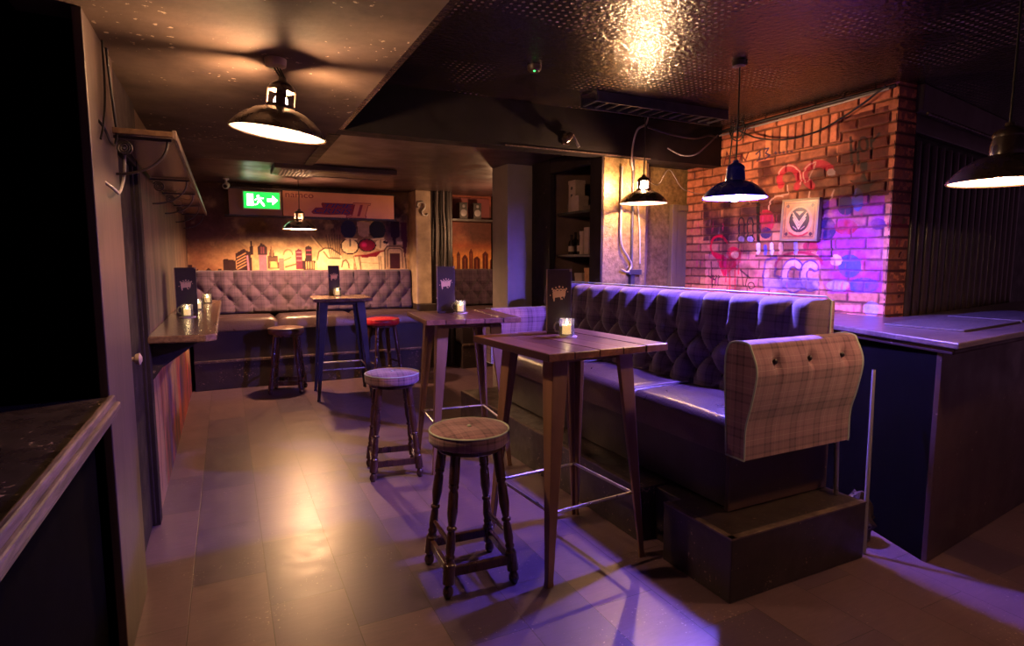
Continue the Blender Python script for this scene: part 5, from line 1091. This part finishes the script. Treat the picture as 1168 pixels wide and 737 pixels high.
pendant('pendant_lamp', 'blue dome pendant glowing violet above the long bench', (2.80,2.645,1.905), ZH, BB, M['enamel_blue'], R(5), None, 0.96, vents=False, low=0.008)
pendant('pendant_lamp', 'dome pendant above the right counter, cut by the picture edge', (2.84,1.28,1.84), ZH, BW5, M['enamel'], R(35), vents=False)

# ================================================================== SIGNS AND FITTINGS
def text_mesh(s, size, extrude, offset=0.0, shear=0.0, space=1.0):
    cu = bpy.data.curves.new('text', 'FONT'); cu.body = s; cu.size = size; cu.extrude = extrude; cu.offset = offset; cu.shear = shear; cu.space_character = space
    cu.align_x = 'LEFT'; cu.resolution_u = 3
    ob = bpy.data.objects.new('text', cu); COL.objects.link(ob)
    dg = bpy.context.evaluated_depsgraph_get(); me = bpy.data.meshes.new_from_object(ob.evaluated_get(dg))
    bpy.data.objects.remove(ob); return me
def put_text(name, s, mat, parent, x, y, z, w, h, d=0.004, offset=0.0, shear=0.0):
    me = text_mesh(s, 0.1, 0.01, 0, shear)
    co = np.array([v.co for v in me.vertices]); lo = co.min(0); hi = co.max(0)
    for v in me.vertices:
        c = v.co; cx = x+(c.x-lo[0])/(hi[0]-lo[0])*w; cz = z+(c.y-lo[1])/(hi[1]-lo[1])*h
        v.co = (cx, y-(c.z-lo[2])/(hi[2]-lo[2])*d, cz)
    me.materials.clear(); me.materials.append(mat); me.name = name
    o = link(name, me, parent); return o
sg = T('header_sign', 'long orange arcade header sign above the mural reading namco', 'sign', (1.11,8.22,2.08))
f = lambda x, z: (x-1.11, z-2.08)
O('board', MB().box(0.70-1.11,2.15-1.11,-0.07,0.08,0.02,0.345), M['board_sign'], sg, smooth=0, bevel=0.004)
O('side_panel', MB().box(0.07-1.11,0.695-1.11,-0.05,0.08,0.02,0.345), M['board_plain'], sg, smooth=0, bevel=0.004)
O('rail', MB().box(0.02-1.11,2.18-1.11,-0.085,0.08,0.0,0.022).box(0.02-1.11,2.18-1.11,-0.085,0.08,0.345,0.362), M['black_worn'], sg, smooth=0)
put_text('lettering', 'namco', M['ink_red'], sg, 0.735-1.11, -0.07, 0.262, 0.345, 0.052)
y0 = -0.0735
II = MB()
def slab(pts, y, d, m): m.extrude([(x-1.11, y, z-2.08) for x, z in pts], (0,-d,0)); return m
sk_ = lambda x, z: (x+0.30*(z-2.105), z)
outer = [sk_(*p) for p in [(1.49,2.10),(1.76,2.10),(1.76,2.135),(1.745,2.135),(1.745,2.275),(1.77,2.275),(1.77,2.31),(1.53,2.31),(1.53,2.275),(1.555,2.275),(1.555,2.135),(1.49,2.135)]]
O('numeral_outline', slab(outer, -0.07, 0.004, MB()), M['ink_red'], sg, smooth=0)
ii = MB()
for pts in ([(1.50,2.108),(1.75,2.108),(1.75,2.127),(1.50,2.127)], [(1.535,2.283),(1.765,2.283),(1.765,2.302),(1.535,2.302)], [(1.565,2.12),(1.63,2.12),(1.63,2.29),(1.565,2.29)], [(1.668,2.12),(1.735,2.12),(1.735,2.29),(1.668,2.29)]): slab([sk_(*p) for p in pts], -0.0745, 0.003, ii)
O('numeral', ii, M['ink_orange'], sg, smooth=0)
bk1 = [(1.045,2.165),(1.10,2.225),(1.19,2.228),(1.175,2.275),(1.185,2.292),(1.63,2.292),(1.60,2.235),(1.60,2.15),(1.50,2.135),(1.46,2.145),(1.28,2.135),(1.07,2.14)]
O('logo_backing', slab(bk1, -0.07, 0.004, MB()), M['ink_red'], sg, smooth=0)
put_text('lettering', 'TIME', M['ink_blue'], sg, 1.215-1.11, -0.0742, 2.232-2.08, 0.37, 0.050, 0.003, shear=0.3)
put_text('lettering', 'CRISIS', M['ink_blue'], sg, 1.085-1.11, -0.0742, 2.152-2.08, 0.48, 0.066, 0.003, shear=0.3)

ex = T('exit_sign', 'green lit emergency exit sign on the header board', 'exit sign', (0.45,8.112,2.18))
O('housing', MB().box(-0.225,0.22,-0.045,0.03,-0.012,0.212), M['plastic'], ex, smooth=0, bevel=0.006)
O('panel', MB().box(-0.21,0.205,-0.050,-0.044,0.0,0.20), M['exit_green'], ex, smooth=0)
pg = MB(); y = -0.0505
def px(pts): pg.extrude([(a, y, b) for a, b in pts], (0,-0.002,0))
px([(-0.175,0.03),(-0.10,0.03),(-0.10,0.175),(-0.175,0.175)])                                         # door
px([(-0.045+0.016*math.cos(R(a)), 0.150+0.016*math.sin(R(a))) for a in range(0,360,30)])               # running figure
px([(-0.06,0.125),(-0.03,0.135),(-0.005,0.10),(-0.03,0.08)]); px([(-0.03,0.085),(-0.01,0.095),(0.02,0.06),(0.03,0.03),(0.012,0.028)]); px([(-0.05,0.095),(-0.03,0.085),(-0.05,0.05),(-0.085,0.035),(-0.09,0.05),(-0.06,0.06)])
px([(-0.06,0.128),(-0.085,0.105),(-0.08,0.095),(-0.052,0.112)]); px([(-0.02,0.125),(0.012,0.115),(0.022,0.128),(0.014,0.132),(-0.02,0.138)])
px([(0.06,0.085),(0.12,0.085),(0.12,0.045),(0.185,0.105),(0.12,0.165),(0.12,0.125),(0.06,0.125)])      # arrow
O('pictogram', pg, M['exit_white'], ex, smooth=0)
cv = T('security_camera', 'small pale security camera under the ceiling left of the exit sign', 'camera', (0.05,7.85,ZB))
O('mount', MB().along((0,0,0),(0,0,-0.05),[(0,0.035),(0.3,0.035),(0.4,0.015),(1,0.015)],14), M['plastic'], cv, smooth=40)
bd = O('body', MB().along((0.01,0.06,-0.07),(-0.01,-0.07,-0.10),[(0,0.028),(0.05,0.034),(0.9,0.034),(1,0.030)],16), M['plastic'], cv, smooth=40)
O('lens', MB().along((-0.01,-0.069,-0.0998),(-0.0112,-0.078,-0.102),[(0,0.022),(1,0.020)],14), M['button'], bd, smooth=40)
ac = T('air_conditioner', 'flat ceiling air conditioner with slatted vent behind the far pendant', 'air conditioner', (1.10,6.62,ZB))
O('casing', MB().box(-0.62,0.62,-0.28,0.28,-0.055,0.0), M['ceil_back'], ac, smooth=0, bevel=0.012)
gr = MB()
for k in range(9): gr.box(-0.55+k*0.035,-0.533+k*0.035,-0.22,0.22,-0.066,-0.053)
O('grille', gr, M['plastic'], ac, smooth=0)
O('vent_slot', MB().box(-0.20,0.56,-0.23,-0.17,-0.058,-0.05).box(-0.20,0.56,0.17,0.23,-0.058,-0.05), M['button'], ac, smooth=0)
q = [(2.44,0.16),(2.42,0.19),(2.44,0.23),(2.50,0.235),(2.53,0.20),(2.52,0.15),(2.48,0.11),(2.50,0.06),(2.55,0.05),(2.575,0.08)]
tag(O('hook_ornament', MB().tube([(a, 7.93+0.012*math.sin(i), 2.10+b) for i, (a, b) in enumerate(q)], 0.016, 8), M['plastic'], smooth=60), 'pale curled metal hook high on the stained pier', 'hook')
# far right bay
sh = tag(O('box_shelf', MB().box(2.96,3.69,8.02,8.298,2.10,2.135), M['black_worn'], smooth=0, bevel=0.004), 'dark shelf above the second skyline at the far right bay', 'shelf')
tag(O('red_board', MB().box(2.96,3.66,8.27,8.298,2.136,2.46), M['red_panel'], smooth=0), 'dull red board behind the two speakers on the dark shelf', 'board')
for i, x in enumerate((3.16,3.38)):
    sp_ = T('shelf_speaker', ['left', 'right'][i]+' of the two small black speakers on the dark shelf', 'speaker', (x,8.14,2.135), 0, 'small speakers on the dark shelf')
    O('cabinet', MB().box(-0.065,0.065,-0.07,0.07,0,0.24), M['speaker'], sp_, smooth=0, bevel=0.008)
    O('cone', MB().along((0,-0.069,0.09),(0,-0.078,0.09),[(0,0.05),(0.6,0.05),(1,0.03)],20), M['cable_grey'], sp_, smooth=30); O('tweeter', MB().along((0,-0.069,0.185),(0,-0.077,0.185),[(0,0.024),(1,0.018)],16), M['cable_grey'], sp_, smooth=30)
# cables tied together against the dark pier
for i in range(5):
    r_ = random.Random(30+i); x0 = 2.69+0.052*i
    pts = [(x0+r_.uniform(-0.006,0.006)+(0.008*math.sin(k*0.9+i)), 7.925+r_.uniform(-0.01,0.006)-0.02, 0.05+k*0.272) for k in range(10)]
    if i == 1: pts = [(p[0], p[1]-0.03, p[2]) for k, p in enumerate(pts)]
    tag(O('hanging_cable', MB().tube(pts, 0.013 if i % 2 else 0.009, 7), [M['cable_grey'], M['cable'], M['cable_grey'], M['cable'], M['piping_dark']][i], smooth=60), 'cable of the loose bundle running down the dark far pier', 'cable', 'cables down the far pier')
tag(O('cable_tie', MB().tube([(2.80+0.125*math.cos(2*PI*k/16), 7.90+0.035*math.sin(2*PI*k/16), 1.02+0.02*math.cos(2*PI*k/16)) for k in range(16)], 0.008, 6, closed=True), M['plastic']), 'pale rope tie around the cable bundle on the far pier', 'tie')
# spot lamp on the beam
sp2 = T('beam_spotlight', 'little black clamp spotlight fixed to the face of the beam', 'spotlight', (2.42,4.0,2.46))
O('bracket', MB().box(-0.03,0.03,-0.012,0.0,-0.04,0.04).bar((0,-0.01,0),(0,-0.07,0),0.02,0.02), M['enamel'], sp2, smooth=0)
O('head', MB().along((-0.055,-0.075,-0.03),(0.01,-0.085,0.03),[(0,0.030),(0.3,0.032),(0.8,0.026),(1,0.014)],14), M['enamel'], sp2, smooth=40)
O('stem', MB().along((0.035,-0.03,0.05),(0.085,-0.06,-0.06),[(0,0.009),(1,0.011)],10), M['cable_grey'], sp2, smooth=40)
for x, y, lab in [(1.40,4.6,'left'),(1.75,4.62,'right')]: tag(O('ceiling_stud', MB().lathe([(0.001,-0.014),(0.018,-0.014),(0.024,-0.004),(0.024,0),(0.001,0)], n=14), M['plastic'], loc=(x,y,ZB), smooth=40), lab+' of two small pale studs on the rear ceiling beyond the beam', 'ceiling fitting')
sd = T('smoke_detector', 'dark round detector with green light on the perforated ceiling', 'detector', (1.74,3.25,ZH))
O('body', MB().lathe([(0.001,-0.035),(0.030,-0.035),(0.042,-0.022),(0.045,0),(0.001,0)], n=24), M['enamel'], sd, smooth=40)
O('indicator', MB().ball((-0.01,-0.02,-0.034), 0.008, 10, 6), M['led'], sd)
tr = T('cable_tray', 'metal cable tray fixed under the high ceiling near the beam', 'cable tray', (3.0,3.62,ZH-0.05))
for yy in (-0.10,0.10): O('rail', MB().box(-0.62,0.62,yy-0.006,yy+0.006,-0.02,0.05), M['gunmetal'], tr, smooth=0)
for k in range(13): O('rung', MB().box(-0.60+k*0.1-0.008,-0.60+k*0.1+0.008,-0.10,0.10,-0.012,-0.002), M['gunmetal'], tr, smooth=0)

# ---- cables
def spline(P, n=8):
    P = [Vector(p) for p in P]; out = []
    for i in range(len(P)-1):
        p0 = P[max(i-1,0)]; p1 = P[i]; p2 = P[i+1]; p3 = P[min(i+2,len(P)-1)]
        for k in range(n):
            t = k/n; out.append(0.5*((2*p1)+(p2-p0)*t+(2*p0-5*p1+4*p2-p3)*t*t+(3*p1-p0-3*p2+p3)*t*t*t))
    return out+[P[-1]]
def cable(P, r, mat, label, name='cable'): tag(O(name, MB().tube(spline(P), r, 6), mat, smooth=60), label, 'cable')
cable([(-0.90,3.36,2.39),(-0.70,3.10,2.22),(-0.50,2.76,1.92),(-0.376,2.72,1.80),(-0.372,2.86,1.80),(-0.37,3.02,1.90),(-0.372,3.09,2.035)], 0.006, M['cable_grey'], 'pale slack cable looping under the high shelf past the jamb')
cable([(-0.915,3.36,2.385),(-0.60,3.05,2.24),(-0.40,2.66,2.04),(-0.382,2.80,1.985),(-0.382,2.92,2.0),(-0.382,2.97,2.06),(-0.382,2.93,2.14),(-0.384,2.88,2.30),(-0.384,2.87,2.36)], 0.005, M['cable'], 'dark cable hanging down the upper face of the jamb')
cable([(-0.384,2.78,2.36),(-0.382,2.75,2.16),(-0.382,2.66,2.02),(-0.384,2.60,1.96)], 0.004, M['cable'], 'thin second cable curving down the jamb')
cable([(3.14,3.9,2.695),(3.10,3.88,2.62),(3.00,3.86,2.56),(2.99,3.90,2.44),(3.06,4.0,2.34),(3.10,4.035,2.28)], 0.008, M['cable_grey'], 'grey cable curling from the ceiling to the gold pillar')
cable([(3.12,3.88,2.60),(3.35,3.85,2.555),(3.60,3.86,2.55),(3.80,3.9,2.60),(4.02,4.02,2.62)], 0.009, M['cable'], 'thick cable sagging from the gold pillar to the brick wall')
cable([(3.40,3.96,2.47),(3.50,3.9,2.41),(3.62,3.86,2.42),(3.80,3.9,2.53),(4.0,4.0,2.64)], 0.006, M['cable_grey'], 'pale thin cable drooping beside the brick wall')
cable([(3.06,3.79,2.16),(3.30,3.95,2.16),(3.46,4.0,2.30),(3.64,4.02,2.15),(4.02,4.10,2.12)], 0.003, M['cable_grey'], 'thin wire arching right from the gold pillar pendant')
cable([(4.022,4.14,2.665),(4.022,3.4,2.668),(4.022,2.8,2.672),(4.022,2.47,2.672)], 0.013, M['cable'], 'black conduit along the top of the brick wall', 'conduit')
cable([(4.022,4.14,2.635),(4.022,3.5,2.64),(4.022,2.9,2.65),(4.01,2.5,2.66)], 0.008, M['cable_grey'], 'thin grey cable under the conduit on the brick wall')
cable([(4.0,3.86,2.69),(3.99,3.70,2.60),(4.0,3.52,2.52),(4.005,3.25,2.47),(4.005,2.98,2.49),(4.0,2.72,2.58),(4.0,2.52,2.68)], 0.007, M['cable'], 'black cable swagged across the top of the brick wall')
coil = [(3.98+0.01*math.sin(a*3), 3.74+0.075*math.cos(a)+0.012*a/6, 2.60+0.075*math.sin(a)+0.004*a) for a in [k*0.4 for k in range(40)]]
tag(O('cable_coil', MB().tube(coil, 0.005, 6), M['cable'], smooth=60), 'coil of black cable hung at the top left of the brick wall', 'cable')
cable([(3.98,3.80,2.69),(3.99,3.84,2.4),(4.0,3.86,2.2),(4.015,3.85,2.02)], 0.006, M['cable'], 'black cable dropping down the brick behind the blue lamp')
# pillar fittings
cable([(3.105,4.035,2.36),(3.105,4.035,1.9),(3.105,4.035,1.32)], 0.012, M['gunmetal'], 'upright dark conduit on the gold pillar', 'conduit')
cable([(2.985,4.03,2.30),(2.982,4.03,1.85),(2.99,4.025,1.66),(3.05,4.02,1.56),(3.09,4.015,1.49),(3.05,4.01,1.43),(2.98,4.01,1.45)], 0.010, M['cable_grey'], 'grey cable ending in a hook on the gold pillar')
cable([(3.14,4.035,2.10),(3.18,4.03,1.8),(3.19,4.03,1.5)], 0.007, M['cable_grey'], 'slim cable right of the conduit on the gold pillar')
tag(O('switch_box', MB().box(3.06,3.19,4.0,4.05,1.405,1.45).box(3.085,3.125,4.01,4.05,1.26,1.405), M['gunmetal'], smooth=0, bevel=0.003), 'small dark clamp box at the foot of the gold pillar conduit', 'box')

# ---- poster on the brick
c = Canvas(-0.15, 0.15, -0.15, 0.15, 0.0032, lin(176,116,78))
nz = c.noise(0.1, 41, 3); c.mix(np.clip((nz-0.4)*3, 0, 1), lin(206,150,92), 0.6)
for a in (0.128,): c.stroke([(-a,-a),(a,-a),(a,a),(-a,a),(-a,-a)], 0.006, lin(96,50,54))
for sx in (-1,1):
    for sy in (-1,1): c.ell(sx*0.108, sy*0.108, 0.014, 0.014, lin(80,40,50))
c.ell(0,-0.01,0.115,0.115, lin(222,150,110)); c.ell(0,0.0,0.088,0.095, lin(44,26,34)); c.ell(0,0.0,0.080,0.087, lin(64,40,50))
for k, q in enumerate((0.055,0.032,0.008)):
    c.stroke([(-0.06+0.004*k, q), (0, q-0.075), (0.06-0.004*k, q)], 0.010, lin(226,184,140))
c.poly([(-0.035,0.065),(0.035,0.065),(0.0,0.035)], lin(220,176,130)); c.stroke([(-0.05,-0.05),(-0.02,-0.07)], 0.006, lin(190,150,140)); c.stroke([(0.05,-0.05),(0.02,-0.07)], 0.006, lin(190,150,140))
c.stroke([(-0.08,-0.098),(-0.04,-0.118),(0,-0.124),(0.04,-0.118),(0.08,-0.098)], 0.014, lin(176,40,50))
po = T('framed_poster', 'small framed poster with dark oval emblem on the brick wall', 'poster', (4.04,3.13,1.838))
me = c.mesh('print', lambda u,v,d: (-0.036+0*u-d, -u, v), M['print'], back=0.004)
link('print', me, po, rot=(R(2),0,0))
fm = MB().box(-0.040,0.0,-0.165,-0.146,-0.16,0.16).box(-0.040,0.0,0.146,0.165,-0.16,0.16).box(-0.040,0.0,-0.165,0.165,0.146,0.163).box(-0.040,0.0,-0.165,0.165,-0.163,-0.146).box(-0.03,0.0,-0.15,0.15,-0.15,0.15)
O('frame', fm, M['menu_edge'], po, smooth=0, bevel=0.003, rot=(R(2),0,0))

# ---- store shelves seen through the hatch
for z, lab in [(1.985,'upper store shelf seen through the hatch behind the bench'),(1.585,'lower store shelf seen through the hatch behind the bench'),(1.235,'bottom store shelf at the sill of the hatch')]:
    tag(O('store_shelf', MB().box(2.95,3.355,4.275,5.03,z-0.025,z), M['black_worn'], smooth=0, bevel=0.003), lab, 'shelf')
def carton(x, y, z, w, d, h, mat, label, rz=0, holes=False):
    t = T('carton', label, 'box', (x,y,z), rz)
    O('box', MB().box(-w/2,w/2,-d/2,d/2,0,h), mat, t, smooth=0, bevel=0.003)
    O('lid', MB().box(-w/2-0.003,w/2+0.003,-d/2-0.003,d/2+0.003,h-0.03,h+0.003), mat, t, smooth=0, bevel=0.002)
    if holes:
        for k in (0,1): O('hand_hole', MB().box(-w/2-0.005,-w/2+0.001,-0.012,0.012,h*0.55+k*0.07-0.02,h*0.55+k*0.07+0.008), M['button'], t, smooth=0)
U_ = 1.985; L_ = 1.585; B_ = 1.235
carton(3.07,4.86,U_,0.11,0.12,0.30,M['paper'],'tall pale carton with dark holes on the upper store shelf',0,True)
carton(3.02,4.72,U_,0.12,0.10,0.14,M['paper'],'small pale carton beside the tall one on the upper store shelf',R(8))
carton(3.16,4.965,U_,0.2,0.10,0.10,M['paper_dark'],'low dark carton at the far end of the upper store shelf')
carton(3.1,4.52,U_,0.2,0.22,0.04,M['paper_dark'],'flat dark carton lying at the near end of the upper store shelf')
carton(3.03,4.40,L_,0.10,0.14,0.28,M['paper'],'tall pale carton nearest on the lower store shelf')
carton(3.03,4.545,L_,0.10,0.07,0.24,M['paper'],'narrow pale carton second on the lower store shelf')
carton(3.03,4.63,L_,0.10,0.055,0.21,M['paper'],'thin pale carton third on the lower store shelf')
carton(3.05,4.47,B_,0.10,0.24,0.22,M['paper_orange'],'orange printed carton on the bottom store shelf',R(4))
carton(3.05,4.70,B_,0.10,0.15,0.17,M['paper'],'pale carton beside the orange one on the bottom store shelf',R(-6))
for i, (x, y, h) in enumerate([(3.04,4.74,0.20),(3.10,4.81,0.23),(3.03,4.88,0.19),(3.12,4.95,0.22)]):
    b = T('bottle', 'dark bottle among the four on the lower store shelf', 'bottle', (x,y,L_), 0, 'bottles on the lower store shelf')
    O('body', MB().lathe([(0.002,0),(0.028,0.0),(0.030,0.006),(0.030,h*0.55),(0.026,h*0.64),(0.012,h*0.74),(0.011,h*0.92),(0.013,h*0.93),(0.013,h),(0.002,h)], n=18), M['bottle'], b, smooth=50)
    O('label_band', MB().lathe([(0.0302,h*0.15),(0.0308,h*0.15),(0.0308,h*0.42),(0.0302,h*0.42)], n=18, cap=False), M['paper'], b, smooth=50)

# ================================================================== CAMERA, AIR, RENDER SETTINGS
lt = bpy.data.lights.new('bay_lamp', 'POINT'); lt.energy = 44; lt.color = (1.0,0.50,0.24); lt.shadow_soft_size = 0.05
lo = bpy.data.objects.new('bay_lamp', lt); COL.objects.link(lo); lo.location = (3.36,7.0,1.95)
cam = bpy.data.cameras.new('camera'); co = bpy.data.objects.new('camera', cam); COL.objects.link(co)
cam.sensor_width = 36; cam.lens = 36*665/1168; cam.clip_start = 0.02
co.location = (0,0,1.52); co.rotation_euler = (R(90-6.05), 0, R(-26.06)); sc.camera = co
w = bpy.data.worlds.new('world'); sc.world = w; w.use_nodes = True
bg = w.node_tree.nodes['Background']; bg.inputs[0].default_value = (0.60,0.24,0.46,1); bg.inputs[1].default_value = 0.15
sc.view_settings.view_transform = 'Standard'; sc.view_settings.look = 'None'; sc.view_settings.gamma = 1; sc.view_settings.exposure = 0; sc.view_settings.use_curve_mapping = False
sc.cycles.use_denoising = True; sc.cycles.max_bounces = 8; sc.cycles.diffuse_bounces = 4; sc.cycles.glossy_bounces = 4; sc.cycles.transparent_max_bounces = 12
sc.cycles.sample_clamp_indirect = 6.0
